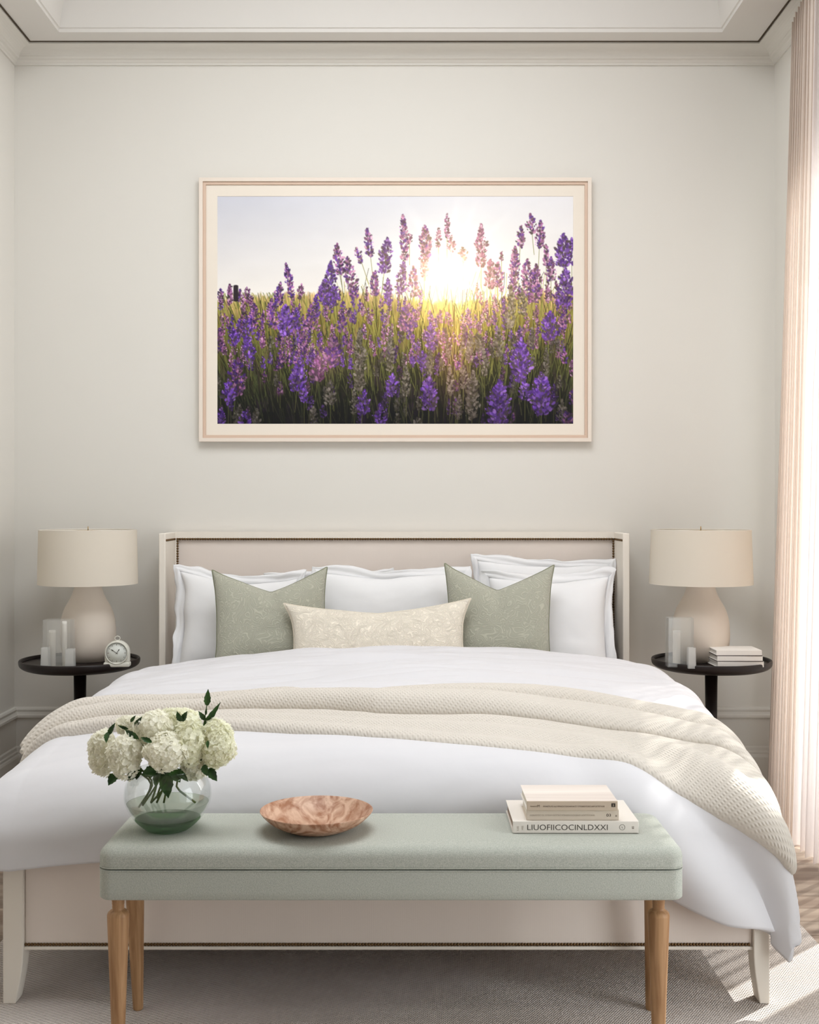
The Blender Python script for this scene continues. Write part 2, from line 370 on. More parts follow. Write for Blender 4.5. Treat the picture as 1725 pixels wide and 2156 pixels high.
# windows
for wi, (a, b) in enumerate(TRW):
    fr = []
    bm = bmesh.new(); x0, x1 = XR+.05, XR+.11
    box(bm, x0, x1, a, a+.05, 0, HEAD); box(bm, x0, x1, b-.05, b, 0, HEAD); box(bm, x0, x1, a+.05, b-.05, HEAD-.06, HEAD); box(bm, x0, x1, a+.05, b-.05, 0, .06)
    w = struct(bm_link('window_%d' % (wi+1), bm, M['trim']), 'tall white window in the right wall behind the curtains' if wi == 0 else 'tall white window in the right wall nearer the viewer')
    mid = (a+b)/2+.15
    box_obj('mullion', x0+.01, x1-.01, mid-.03, mid+.03, .06, HEAD-.06, M['trim'], w)
    box_obj('pane', x0+.028, x0+.032, a+.05, mid-.03, .06, HEAD-.06, M['pane'], w)
    box_obj('pane', x0+.028, x0+.032, mid+.03, b-.05, .06, HEAD-.06, M['pane'], w)
# floor of separate oak boards
fl = struct(box_obj('floor', XL-.15, XR+.15, YR-.15, YB+.15, -.06, -.012, M['subfloor']), 'greyed oak plank floor')
rnd = random.Random(4)
PWID = .1235; NR = int((YB-YR)/PWID)+1
pm = {}
for r in range(NR):
    y0 = YB-(r+1)*PWID; cuts = [XL, XL+rnd.uniform(.5, 1.5), XR-rnd.uniform(.35, 1.2), XR] if rnd.random() < .7 else [XL, XL+rnd.uniform(1.2, 2.2), XR]
    for a, b in zip(cuts, cuts[1:]):
        L = round(b-a, 2)
        if L not in pm:
            bm = bmesh.new(); box(bm, -L/2+.001, L/2-.001, 0.001, PWID-.001, -.012, 0)
            bmesh.ops.bevel(bm, geom=[e for e in bm.edges if all(v.co.z > -.001 for v in e.verts)], offset=.0012, segments=1, affect='EDGES')
            me = bpy.data.meshes.new('plank'); bm.to_mesh(me); bm.free(); me.materials.append(M['floor']); pm[L] = me
        o = bpy.data.objects.new('plank', pm[L]); COL.objects.link(o); o.parent = fl; o.location = ((a+b)/2, max(y0, YR), rnd.uniform(-.0008, 0))

# ------------------------------------------------------------------ rug
bm = bmesh.new(); box(bm, -1.25, 1.245, 2.05, 4.3, 0, .009); bmesh.ops.bevel(bm, geom=[e for e in bm.edges if all(v.co.z > .008 for v in e.verts)], offset=.004, segments=2, affect='EDGES')
rug = bm_link('area_rug', bm, M['rug'], None, (0, 0, .0005)); tag(rug, 'large grey-beige diagonally woven rug under the bed and bench', 'rug')
RZ = .0095

# ------------------------------------------------------------------ bed frame
bed = empty('bed', (-.065, 4.2, RZ), 'cream upholstered winged bed frame with dark nailhead trim and tapered cream legs', 'bed')
def bp(name, x0, x1, y0, y1, z0, z1, m, bw=.006): # part in world coordinates, parented to the bed
    o = box_obj(name, x0, x1, y0, y1, z0, z1, m, bed, bw); o.location = (.065, -4.2, -RZ); return o
HBT = 1.217
hx0, hx1 = -1.119, .982
bp('headboard', hx0+.030, hx1-.030, 5.452, 5.492, .2, HBT-.0, M['linen'])
# proud border around the inset field
bm = bmesh.new()
fx0, fx1, fz = XW(374, 5.44), XW(1292, 5.44), ZW(1135, 5.44)
box(bm, hx0+.030, hx1-.030, 5.440, 5.452, fz+.004, HBT)
box(bm, hx0+.030, fx0-.004, 5.440, 5.452, .2, fz+.004); box(bm, fx1+.004, hx1-.030, 5.440, 5.452, .2, fz+.004)
o = bm_link('headboard_border', bm, M['cream'], bed); o.location = (.065, -4.2, -RZ)
for a, b in ((hx0, hx0+.030), (hx1-.030, hx1)):
    bp('headboard_wing', a, b, 5.222, 5.492, .02, HBT-.002, M['cream'], .004)
def nails(name, pts, nrm, r, m):
    bm = bmesh.new()
    for p in pts:
        t = bmesh.ops.create_uvsphere(bm, u_segments=8, v_segments=5, radius=r)['verts']
        for v in t:
            v.co = Vector(p)+Vector([v.co[k]*(.6 if abs(nrm[k]) > .5 else 1) for k in range(3)])
    o = bm_link(name, bm, m, bed, smooth=True); o.location = (.065, -4.2, -RZ); o['kind'] = 'stuff'; return o
pts = [(x, 5.440, fz) for x in np.arange(fx0, fx1, .0118)]
zs_ = np.arange(.62, fz, .0118)
pts += [(fx0, 5.440, z) for z in zs_] + [(fx1, 5.440, z) for z in zs_]
nails('nailhead_trim', pts, (0, 1, 0), .0058, M['nail'])
pts = [(hx0+.030, y, fz-.000) for y in np.arange(5.235, 5.44, .0118)] + [(hx1-.030, y, fz) for y in np.arange(5.235, 5.44, .0118)]
nails('nailhead_trim', pts, (1, 0, 0), .0055, M['nail'])
# foot
FX0, FX1 = XW(48, 3.12), XW(1588, 3.12)
bp('footboard', FX0, FX1, 3.135, 3.19, ZW(1998, 3.135), .50, M['linen'], .004)
bp('footboard_edge', FX0, FX1, 3.131, 3.135, ZW(2000, 3.131), ZW(1993, 3.131), M['cream'], .001)
nails('nailhead_trim', [(x, 3.133, ZW(1988.5, 3.133)) for x in np.arange(FX0+.004, FX1-.002, .0082)], (0, 1, 0), .0046, M['nail'])
def bed_leg(xo, xi, y0, y1, name='leg'):
    # outer edge straight, inner edge sweeping in towards the foot (profile in X-Z)
    zt = .50; w = xi-xo; poly = [(xo, RZ), (xo+w*.62, RZ)]
    for t in np.linspace(0, 1, 9)[1:]:
        poly.append((xo+w*(.62+.38*math.sin(t*math.pi/2)**1.0), RZ+.002+t*.145))
    poly += [(xi, zt), (xo, zt)]
    o = prism(name, poly, 'Y', y0, y1, M['cream'], bed); o.location = (.065, -4.2, -RZ); bevel(o, .003); return o
bed_leg(XW(5, 3.12), FX0, 3.122, 3.18); bed_leg(XW(1622, 3.12), FX1, 3.122, 3.18)
for a, b in ((-1.085, -1.035), (.92, .965)): bp('leg', a, b, 5.37, 5.43, RZ, .30, M['cream'], .004)
bp('side_rail', -1.07, -1.035, 3.18, 5.45, .15, .46, M['linen']); bp('side_rail', .925, .955, 3.18, 5.45, .15, .46, M['linen'])
bp('slat_base', -1.03, .92, 3.20, 5.43, .30, .34, M['cream'], .003)
mt = box_obj('mattress', -1.02, .91, -1.10, 1.10, .345, .545, M['sheet'], None, .05, (0, 4.32, 0), 4); tag(mt, 'white mattress under the duvet on the bed', 'mattress')
for p in mt.data.polygons: p.use_smooth = True

# ------------------------------------------------------------------ duvet
def xl_edge(D): return -1.175-.03*sst(D, 3.6, 3.15)
def xr_edge(D): return 0.985+.085*np.clip((D-3.12)/1.2, 0, 1)
YF = 3.115
def zc(D):
    return np.interp(D, [3.0, 3.15, 3.35, 3.6, 3.9, 4.3, 4.6, 4.85, 4.95], [.62, .635, .665, .695, .717, .733, .738, .725, .72])
def bend(t, r, flare=.05):
    t = np.maximum(t, 0); q = r*math.pi/2; c = np.minimum(t, q)
    out = r*np.sin(c/r)+flare*np.maximum(t-q, 0); drop = r*(1-np.cos(c/r))+np.maximum(t-q, 0)*.99
    return out, drop
def duvet_surf(a, b, lift=0.0, folds=True):
    """a: lateral cloth coordinate, b: cloth coordinate along the bed (depth; below YF+rf it hangs). returns XYZ"""
    rs, rf, rb = .15, .13, .07
    D0 = np.maximum(b, YF)
    xl = xl_edge(D0); xr = xr_edge(D0)
    ta = np.maximum(a-(xr-rs), 0); tb = np.maximum((xl+rs)-a, 0)
    oR, dR = bend(ta, rs, .02); oL, dL = bend(tb, rs, .10)
    tf = np.maximum((YF+rf)-b, 0); oF, dF = bend(tf, rf, .03+.05*sst(a, .5, 1.1))
    tbk = np.maximum(b-4.74, 0); oB, dB = bend(tbk, rb, 0)
    X = np.clip(a, xl+rs, xr-rs)+oR-oL
    Y = np.clip(b, YF+rf, 4.74)-oF+oB
    xc = -.06; u = (np.clip(a, xl+rs, xr-rs)-xc)/1.0
    z = zc(Y)-.075*np.abs(u)**2.6
    dS = dR+dL
    drop = (dS**1.6+dF**1.6+1e-9)**(1/1.6)+dB
    Z = z-drop
    # small lumps and folds, pushed out along an approximate normal
    sside = np.clip(dS/.2, 0, 1); sfront = np.clip(dF/.2, 0, 1); top = np.clip(1-sside-sfront, 0, 1)
    n = .012*fbm(a*1.6+3, b*1.9, 5, 3)
    n = n+.019*top*fbm(a*1.8+b*1.4, b*9-a*1.5, 11, 3)*(sst(b, 3.7, 3.95)+.35)   # soft creases across the upper part
    n = n+.020*sside*np.sin(b*17+2.2*fbm(b*2, a*2, 3, 2)*2)*np.clip(dS/.3, 0, 1)
    n = n+sfront*(.014*fbm(a*3.2-b*1.5, b*1.2, 21, 3))
    # long diagonal drape folds at the front right corner
    cr = sst(a, .35, .75)*np.clip((3.5-b)/.35, 0, 1)
    ph = (a*.86+(b-3.1)*.62)
    n = n+.026*cr*np.sin(ph*26+1.3*fbm(a*2, b*2, 31, 2))
    # turned edge that runs under the throw
    step = sst(b-(3.80+.035*np.sin(a*2.6+.6)+.02*np.sin(a*5.3)), -.006, .006)
    n = n+.011*step*np.clip(1-np.abs(a)/1.3, 0, 1)
    n = (n if folds else n*.8)+lift
    nx = np.clip((dR-dL)/.15, -1, 1); ny = -np.clip(dF/.13, 0, 1); nz = np.clip(1-np.sqrt(nx**2+ny**2)*.85, .0, 1)
    l = np.sqrt(nx**2+ny**2+nz**2)+1e-6
    return np.stack([X+n*nx/l, Y+n*ny/l, Z+n*nz/l], -1)
NA, NB = 380, 300
s = np.linspace(0, 1, NA)[:, None]; t = np.linspace(0, 1, NB)[None, :]
aL, aR = -1.175-.26, 1.115
a = aL+(aR-aL)*s+0*t
# hem lower towards the right
hem = .205+.15*sst(a, .25, 1.1)+.012*np.sin(a*9)-.05*sst(-a, .8, 1.3)
bf = YF+.0-hem+.05
b = 4.87+(bf-4.87)*t
P = duvet_surf(a, b)
uv = np.stack([a, b], -1)
dv = grid_mesh('duvet', P, M['duvet'], None, uv); tag(dv, 'puffy white duvet draped over the whole bed and hanging at the foot', 'duvet')
md = dv.modifiers.new('thick', 'SOLIDIFY'); md.thickness = .022; md.offset = -1
# ------------------------------------------------------------------ throw
def throw_edges(a):
    back = np.interp(a, [-1.25, -1.10, -.95, -.7, -.4, -.1, .1, .4, .7, .95, 1.1, 1.35], [3.70, 3.80, 3.86, 3.84, 3.80, 3.70, 3.74, 3.78, 3.76, 3.74, 3.72, 3.68])
    front = np.interp(a, [-1.25, -1.10, -.95, -.7, -.4, -.1, .1, .4, .6, .75, .9, 1.0, 1.12], [3.60, 3.575, 3.555, 3.46, 3.36, 3.30, 3.27, 3.23, 3.195, 3.145, 3.06, 3.02, 3.04])
    return back, front
cs = np.array([(0, -.004), (0, .012), (.03, .030), (.09, .042), (.15, .040), (.185, .026), (.192, .014), (.183, .009), (.20, .008), (.235, .024), (.30, .044), (.38, .050), (.45, .044), (.485, .028), (.488, .014),
               (.475, .008), (.50, .007), (.56, .015), (.64, .011), (.74, .019), (.84, .014), (.93, .024), (.985, .022), (1.0, .010), (.995, -.004)])
csd = np.array(smooth_prof([tuple(c) for c in cs], 4))
NT = len(csd); NA2 = 330
a0, a1 = -1.21, 1.075
s = np.linspace(0, 1, NA2)[:, None]; A = a0+(a1-a0)*s+np.zeros((1, NT))
bk, fr = throw_edges(A)
wv = csd[None, :, 0]+np.zeros_like(A); hv = csd[None, :, 1]+np.zeros_like(A)
# the folds wander and swell along the length
wob = .035*np.sin(A*4.1+1)*np.sin(wv*math.pi)+.02*np.sin(A*9+wv*5)*np.sin(wv*math.pi)
amp = 1+.35*np.sin(A*3.3+wv*4)+.3*sst(A, -.6, -1.0)
B = bk+(fr-bk)*(wv+wob)
hh = hv*np.where(hv > 0, amp, 1)+.006*fbm(A*2.2+wv*2, wv*9+A*1.2, 77, 3)*np.sin(np.clip(wv, 0, 1)*math.pi)
hh = hh+.010*sst(A, -.75, -1.0)*np.abs(np.sin(wv*9+A*2))
endw = np.where(A > 1.05, .006*np.sin(B*60), 0)
TP = duvet_surf(A+endw, B, 0.010, True)
TP2 = duvet_surf(A+endw, B, 0.060, True)
nrm = (TP2-TP); nrm /= np.linalg.norm(nrm, axis=-1, keepdims=True)+1e-9
TP = TP+nrm*hh[..., None]
vl = np.concatenate([np.zeros((NA2, 1)), np.cumsum(np.linalg.norm(np.diff(TP, axis=1), axis=-1), axis=1)], 1)
uvt = np.stack([A, vl+.15*np.sin(A*1.5)], -1)
th = grid_mesh('throw_blanket', TP, M['throw'], None, uvt); tag(th, 'cream textured knit throw lying in loose folds across the bed', 'blanket')
md = th.modifiers.new('thick', 'SOLIDIFY'); md.thickness = .008; md.offset = -1

# ------------------------------------------------------------------ pillows
def pillow(name, label, cat, cx, cz, D, Wd, Ht, T, material, tilt=12, yaw=0, roll=0, notch=0, ear=.06, flange=0, seed=1, pipe=None, group=None, n=56, droop=0.0, pr=.0035):
    """cx, cz: world centre of the pillow; tilt leans its top back towards the headboard"""
    lump = 1.0 if flange else .55
    g = np.linspace(-1, 1, n); g = np.sign(g)*(1-(1-np.abs(g))**1.35)
    U, V = np.meshgrid(g, g, indexing='ij')
    def outline(U, V, extra=0.0):
        x = U*(Wd/2+extra)*(1-ear*(1-V**2)*np.abs(U)**1.5)
        z = V*(Ht/2+extra)*(1-ear*1.0*(1-U**2)*np.abs(V)**1.5)
        vv = np.clip((V+1)/2, 0, 1.2)
        if notch: z = z-notch*np.clip(1-np.abs(U)*1.02, 0, 1)**.92*vv**2.2
        x = x+.016*fbm(V*1.3+seed, U*.7, seed, 2)*lump; z = z+.016*fbm(U*1.3, V*.7+seed, seed+3, 2)*lump
        if droop: z = z-droop*np.clip(U, -1, 1)*vv
        return x, z
    X, Z = outline(U, V)
    th_ = T/2*((1-U**4)*(1-V**4))**.42*(1-.28*(U**2+V**2)/2)
    if notch: th_ = th_*(1-.45*np.exp(-(U/.13)**2)*np.clip((V+1)/2, 0, 1)**4)
    wr = .0045*fbm(U*2.2+seed, V*2.6, seed+9, 3)*(1-np.maximum(np.abs(U), np.abs(V))**4)
    bottom = np.clip((-V-.2)/.8, 0, 1)
    th_ = th_*(1+.18*bottom*(1-V**6))
    F = np.stack([X, -th_-wr, Z], -1); Bk = np.stack([X, th_*.8, Z], -1)
    # one closed mesh
    idxF = np.arange(n*n).reshape(n, n); verts = F.reshape(-1, 3).tolist(); idxB = np.zeros((n, n), int)
    for i in range(n):
        for j in range(n):
            if i in (0, n-1) or j in (0, n-1): idxB[i, j] = idxF[i, j]
            else: idxB[i, j] = len(verts); verts.append(Bk[i, j].tolist())
    faces = []
    for i in range(n-1):
        for j in range(n-1):
            faces.append((idxF[i, j], idxF[i+1, j], idxF[i+1, j+1], idxF[i, j+1])); faces.append((idxB[i, j], idxB[i, j+1], idxB[i+1, j+1], idxB[i+1, j]))
    me = bpy.data.meshes.new(name); me.from_pydata(verts, [], faces)
    o = link(name, me, material); tag(o, label, cat, group)
    o.location = (cx, D, cz); o.rotation_euler = Euler((math.radians(-tilt), math.radians(roll), math.radians(yaw)), 'XYZ')
    ring = [(-1, v) for v in g[:-1]]+[(u, 1) for u in g[:-1]]+[(1, -v) for v in g[:-1]]+[(-u, -1) for u in g[:-1]]
    ring = np.array(ring); rx, rz = outline(ring[:, 0], ring[:, 1])
    if pipe: tube('piping', [(x, 0, z) for x, z in zip(rx, rz)], pr, pipe, o, 6, True)
    if flange:
        m_ = 7; k = np.linspace(0, 1, m_)[None, :]
        L = len(ring); th2 = np.linspace(0, 2*math.pi, L, endpoint=False)[:, None]
        cxn = np.sign(ring[:, 0])*np.abs(ring[:, 0])**3; czn = np.sign(ring[:, 1])*np.abs(ring[:, 1])**3
        rn = np.stack([cxn, czn], 1); rn = rn/np.maximum((np.abs(rn)**5).sum(1, keepdims=True)**.2, 1e-6)*.95
        wav = (.020*fbm(th2*2.6+seed, th2*0+seed, seed+20, 2)+.010*np.sin(th2*5+seed))*k**1.2-.004*np.sin(k*9+th2*7)
        per = np.zeros((L, m_, 3)); fl2 = flange*1.15*(1+.45*fbm(th2*3.0+seed, th2*0+3, seed+31, 3))
        per[:, :, 0] = rx[:, None]*(1-.012*(1-k))+rn[:, :1]*fl2*k; per[:, :, 2] = rz[:, None]*(1-.012*(1-k))+rn[:, 1:]*fl2*k
        per[:, :, 1] = wav-.004*np.sin(k*math.pi)
        f = grid_mesh('flange', per, material, o, None, True)
        md = f.modifiers.new('thick', 'SOLIDIFY'); md.thickness = .004; md.offset = 0
    return o
WG = 'white flanged pillows leaning on the headboard'
def pbox(x0, x1, ytop, D): return (XW(x0, D)+XW(x1, D))/2, XW(x1, D)-XW(x0, D), ZW(ytop, D)
# back row
cx, w_, zt = pbox(560, 850, 1203, 5.34)
pillow('pillow', 'white flanged pillow at the back, peeking out between the left sage cushion and headboard', 'pillow', cx-.02, zt-.235, 5.345, .54, .42, .12, M['sheet'], 6, 0, -2, ear=.06, flange=.028, seed=7, group=WG)
cx, w_, zt = pbox(982, 1298, 1172, 5.34)
pillow('pillow', 'tallest white flanged pillow, back right, rising above the right sage cushion', 'pillow', cx, zt-.27, 5.345, .60, .48, .12, M['sheet'], 6, 0, 1.0, ear=.08, flange=.034, seed=12, group=WG)
# front row
cx, w_, zt = pbox(357, 640, 1205, 5.2)
pillow('pillow', 'white flanged pillow farthest left, against the left headboard wing', 'pillow', cx+.005, zt-.235, 5.20, .52, .44, .19, M['sheet'], 10, 6, 0, ear=.12, flange=.036, seed=3, group=WG, droop=.02)
cx, w_, zt = pbox(655, 985, 1190, 5.22)
pillow('pillow', 'white flanged pillow in the middle, between the two sage cushions', 'pillow', cx, zt-.26, 5.22, .64, .45, .18, M['sheet'], 12, 0, 0, ear=.06, flange=.034, seed=5, group=WG)
cx, w_, zt = pbox(1010, 1300, 1207, 5.18)
pillow('pillow', 'white flanged pillow farthest right, in front of the tallest one', 'pillow', cx+.01, zt-.25, 5.17, .53, .46, .20, M['sheet'], 10, -5, -1, ear=.09, flange=.036, seed=9, group=WG)
# cushions
pillow('cushion', 'sage green brocade cushion with a chopped top, left of the lumbar cushion', 'cushion', XW(572, 5.0)+.0, .845, 5.0, .495, .46, .15, M['green'], 14, 8, -1, notch=.085, ear=.09, seed=2, pipe=M['green_pipe'], group='sage brocade cushions')
pillow('cushion', 'sage green brocade cushion with a chopped top, right of the lumbar cushion', 'cushion', XW(1050, 5.0), .857, 5.0, .468, .465, .15, M['green'], 14, -6, 1, notch=.09, ear=.09, seed=14, pipe=M['green_pipe'], group='sage brocade cushions')
pillow('lumbar_cushion', 'long cream brocade lumbar cushion at the front of the bed pillows', 'cushion', XW(797, 4.86), .775, 4.865, .79, .345, .14, M['lumbar'], 16, 0, -1.5, notch=.035, ear=.13, seed=6, pipe=M['lumbar_pipe'], pr=.004)

# ------------------------------------------------------------------ bench
BT = .5355; BY0, BY1 = 2.748, 3.078; BX0, BX1 = -.735, .648
bench = empty('bench', (-.04, 2.91, RZ), 'long sage green upholstered bench with turned oak legs at the foot of the bed', 'bench')
def to(o): o.location = (.04, -2.91, -RZ); return o
def rounded_slab(name, x0, x1, y0, y1, z0, z1, rc, re, mat_, parent, crown_=0.0, bot=True):
    """slab with rounded plan corners (rc) and a rounded top edge (re)"""
    bm = bmesh.new(); rings = []
    def ring(ins, z):
        pts = []; r = max(rc-ins*.6, .004)
        for (cx, cy, a0) in ((x1-ins-r, y1-ins-r, 0), (x0+ins+r, y1-ins-r, 90), (x0+ins+r, y0+ins+r, 180), (x1-ins-r, y0+ins+r, 270)):
            for k in range(7):
                t = math.radians(a0+k*15); pts.append((cx+r*math.cos(t), cy+r*math.sin(t), z))
        return pts
    lv = [(.004, z0), (0, z0+.004), (0, z0+.3*(z1-z0-re))] if bot else [(0, z0)]
    lv += [(0, z1-re)]+[(re*(1-math.cos(t)), z1-re+re*math.sin(t)) for t in np.linspace(0, math.pi/2, 8)[1:]]
    lv += [(re+.02, z1+crown_*.3), (re+.06, z1+crown_*.8), (re+.10, z1+crown_)]
    for ins, z in lv: rings.append([bm.verts.new(p) for p in ring(ins, z)])
    for a_, b_ in zip(rings, rings[1:]):
        n = len(a_)
        for k in range(n): bm.faces.new((a_[k], a_[(k+1) % n], b_[(k+1) % n], b_[k]))
    bm.faces.new(rings[-1]); bm.faces.new(rings[0][::-1])
    bmesh.ops.recalc_face_normals(bm, faces=bm.faces[:])
    o = bm_link(name, bm, mat_, parent, smooth=True)
    return o
ZJ = ZW(1832, BY0)
to(rounded_slab('seat_cushion', BX0, BX1, BY0, BY1, ZJ+.0012, BT, .035, .026, M['bench'], bench, .002))
to(rounded_slab('seat_base', BX0+.001, BX1-.001, BY0+.001, BY1, ZW(1897, BY0), ZJ-.0012, .030, .004, M['bench'], bench, 0))
loop = []
for (cx, cy, a0) in ((BX1-.035, BY1-.035, 0), (BX0+.035, BY1-.035, 90), (BX0+.035, BY0+.035, 180), (BX1-.035, BY0+.035, 270)):
    for k in range(7):
        t = math.radians(a0+k*15); loop.append((cx+.0345*math.cos(t), cy+.0345*math.sin(t), ZJ))
for dz in (-.0032, .0032):
    to(tube('seam_piping', [(x, y, z+dz) for x, y, z in loop], .0016, M['bench'], bench, 6, True))
ztop = ZW(1897, BY0)+.002
Lg = ztop-RZ
prof = [(0, 0), (.0125, 0), (.0135, .004)] + [(.0135+(.0262-.0135)*(t), .004+(Lg-.058)*t) for t in np.linspace(0, 1, 8)[1:]] + \
       [(.0262, Lg-.052), (.0245, Lg-.046), (.0190, Lg-.041), (.0150, Lg-.039), (.0138, Lg-.036), (.0145, Lg-.032), (.0140, Lg-.028), (.0150, Lg-.024), (.0148, Lg-.020), (.0175, Lg-.010), (.0185, Lg-.002), (.0185, Lg), (0, Lg)]
legm = None
for (x, y) in ((XW(249, 2.80), 2.80), (XW(1387, 2.80), 2.80)):
    o = lathe('leg', prof, M['oak'], bench, (x+.04, y-2.91, 0), 32)
    bevel_ = None
profr = [(0, 0), (.0125, 0), (.0135, .004), (.026, Lg-.02), (.026, Lg), (0, Lg)]
for (x, y) in ((XW(290, 3.085), 3.045), (XW(1371, 3.085), 3.045)):
    o = lathe('leg', profr, M['oak'], bench, (x+.04, y+.045-2.91, .0015), 24)
    o.rotation_euler = (math.radians(6.5), 0, 0)

# ------------------------------------------------------------------ items on the bench
# wooden dish
D = 2.90; r = .1385
dish = lathe('wooden_dish', smooth_prof([(0, .006), (.05, .0075), (.09, .017), (.118, .032), (.1365, .0475), (.1385, .0485), (.1390, .047), (.130, .036), (.108, .018), (.078, .004), (.066, .0005), (.05, 0), (0, 0)], 4), M['bowl'], None, (XW(667, D), D-.005, BT+.003), 72)
tag(dish, 'shallow round figured-wood dish in the middle of the sage bench', 'dish')

def text_mesh(s, size, mat_, parent, loc, rot=(math.pi/2, 0, 0), sx=1.0, name='lettering', align='LEFT', spacing=1.0, off=0.0):
    c = bpy.data.curves.new('t', 'FONT'); c.body = s; c.size = size; c.align_x = align; c.space_character = spacing; c.extrude = .0002; c.offset = off; c.resolution_u = 3
    t = bpy.data.objects.new('t', c); COL.objects.link(t)
    dg = bpy.context.evaluated_depsgraph_get(); dg.update(); me = bpy.data.meshes.new_from_object(t.evaluated_get(dg)); bpy.data.objects.remove(t)
    me.materials.clear()
    o = link(name, me, mat_, parent, loc, smooth=False); o.rotation_euler = rot; o.scale = (sx, 1, 1); return o
def book(name, label, group, x0, x1, y0, dep, z0, h, cover, spine, pages, rz=0, hard=.002, topm=None, cat='book'):
    """spine faces the viewer (-Y); origin at its base centre"""
    w = x1-x0; cxx = (x0+x1)/2
    root = empty(name, (cxx, y0+dep/2, z0), label, cat, group, rz)
    box_obj('page_block', -w/2+.004, w/2-.004, -dep/2+.004, dep/2-.004, hard, h-hard, pages, root)
    box_obj('cover_top', -w/2, w/2, -dep/2+.001, dep/2, h-hard, h, topm or cover, root, .0006)
    box_obj('cover_bottom', -w/2, w/2, -dep/2+.001, dep/2, 0, hard, cover, root, .0006)
    box_obj('spine', -w/2, w/2, -dep/2-.0012, -dep/2+.003, .0002, h-.0002, spine, root, .001)
    return root
GB = 'books stacked on the bench'
z = BT+.003; D = 2.86
b1 = book('book', 'largest cream book at the bottom of the bench stack with tall thin spine lettering', GB, XW(1080, D), XW(1345, D), D, .205, z, .0293, M['book_cream'], M['book_cream'], M['book_brown'], 0)
w = (XW(1345, D)-XW(1080, D)); yy = -.205/2-.0014
lt = text_mesh('LIUOFIICOCINLDXXI', .0195, M['ink'], b1, (-w/2+.034, yy, .0078), sx=1.0, spacing=1.0, off=-.00015)
bpy.context.view_layer.update()
lw = lt.dimensions.x
lt.scale = (.196/max(lw, .01), 1, 1)
ring = [(.0066*math.cos(t), 0, .0066*math.sin(t)) for t in np.linspace(0, 2*math.pi, 28, endpoint=False)]
tube('ring_mark', ring, .0004, M['ink'], b1, 5, True, (w/2-.040, yy, .0147)); text_mesh('L', .006, M['ink'], b1, (w/2-.0415, yy, .0126))
text_mesh('8S', .007, M['ink2'], b1, (w/2-.0115, yy, .0105), rot=(math.pi/2, -math.pi/2, 0))
text_mesh('ILIIE', .0065, M['ink3'], b1, (-w/2+.0145, yy, .006), rot=(math.pi/2, -math.pi/2, 0)); text_mesh('MIIS', .006, M['ink3'], b1, (-w/2+.026, yy, .008), rot=(math.pi/2, -math.pi/2, 0))
z += .0293; D = 2.868
b2 = book('book', 'sand-coloured paperback in the middle of the bench stack', GB, XW(1109, D), XW(1303.5, D), D, .135, z, .0255, M['book_sand'], M['book_sand'], M['pages'], 0, .0008)
w = (XW(1303.5, D)-XW(1109, D)); yy = -.135/2-.0014
lt = text_mesh('COIUOTEC OL OTEAF OIOTIEO ICIUUIOCICIUIIIHIS UOIOTITOIOI', .0058, M['ink3'], b2, (-w/2+.008, yy, .0105)); bpy.context.view_layer.update(); lt.scale = (.158/max(lt.dimensions.x, .01), 1, 1)
text_mesh('03', .0095, M['ink'], b2, (w/2-.031, yy, .0095), sx=1.3); text_mesh('IEI', .005, M['ink2'], b2, (w/2-.005, yy, .0085), rot=(math.pi/2, -math.pi/2, 0))
z += .0255; D = 2.862
b3 = book('book', 'tan-spined book with pale wood-grain cover on top of the bench stack', GB, XW(1109.5, D), XW(1301, D), D, .165, z, .0232, M['book_white'], M['book_tan'], M['pages'], 0, .001, M['cover_print'])
w = (XW(1301, D)-XW(1109.5, D)); yy = -.165/2-.0014
text_mesh('PANKOTI', .0042, M['ink2'], b3, (-w/2+.009, yy, .0088)); text_mesh('M', .0085, M['ink2'], b3, (-w/2+.0255, yy, .0085))
lt = text_mesh('POAETUTE ILE FIPAIOCOIOHIOACE OTIOIIOTOECUIIFOETIETIOE', .0050, M['ink2'], b3, (-w/2+.040, yy, .0085)); bpy.context.view_layer.update(); lt.scale = (.150/max(lt.dimensions.x, .01), 1, 1)
box_obj('publisher_mark', w/2-.0155, w/2-.006, yy-.0002, yy+.0004, .0088, .0178, M['ink'], b3); text_mesh('5', .0065, M['book_tan'], b3, (w/2-.0125, yy-.0004, .0108))

# ------------------------------------------------------------------ vase and flowers
VX, VY, VZ = XW(353.5, 2.90), 2.90, BT+.003
vase = empty('glass_vase', (VX, VY, VZ), 'round clear glass bowl vase with green-tinted base holding white hydrangeas', 'vase')
R = .1065
out_ = [(0, 0), (.045, 0), (.056, .003), (.075, .018), (.093, .042), (.1045, .068), (R, .088), (.103, .112), (.092, .134), (.080, .146), (.078, .150)]
inn_ = [(.0755, .149), (.0775, .145), (.0895, .133), (.1002, .112), (.1037, .088), (.1018, .069), (.090, .044), (.072, .024), (.05, .016), (0, .015)]
lathe('glass_body', smooth_prof(out_, 5)+smooth_prof(inn_, 5), M['glass'], vase, None, 64)
lathe('glass_base', smooth_prof([(0, .0006), (.045, .0006), (.0555, .0036), (.0735, .0185), (.080, .0265), (.074, .026), (.05, .0195), (0, .0185)], 4), M['green_glass'], vase, None, 48)
wat = lathe('vase_water', smooth_prof([(0, .020), (.05, .021), (.072, .028), (.089, .046), (.0985, .064), (.0990, .0655), (.09, .0655), (0, .0655)], 4), M['water'], vase, None, 48)

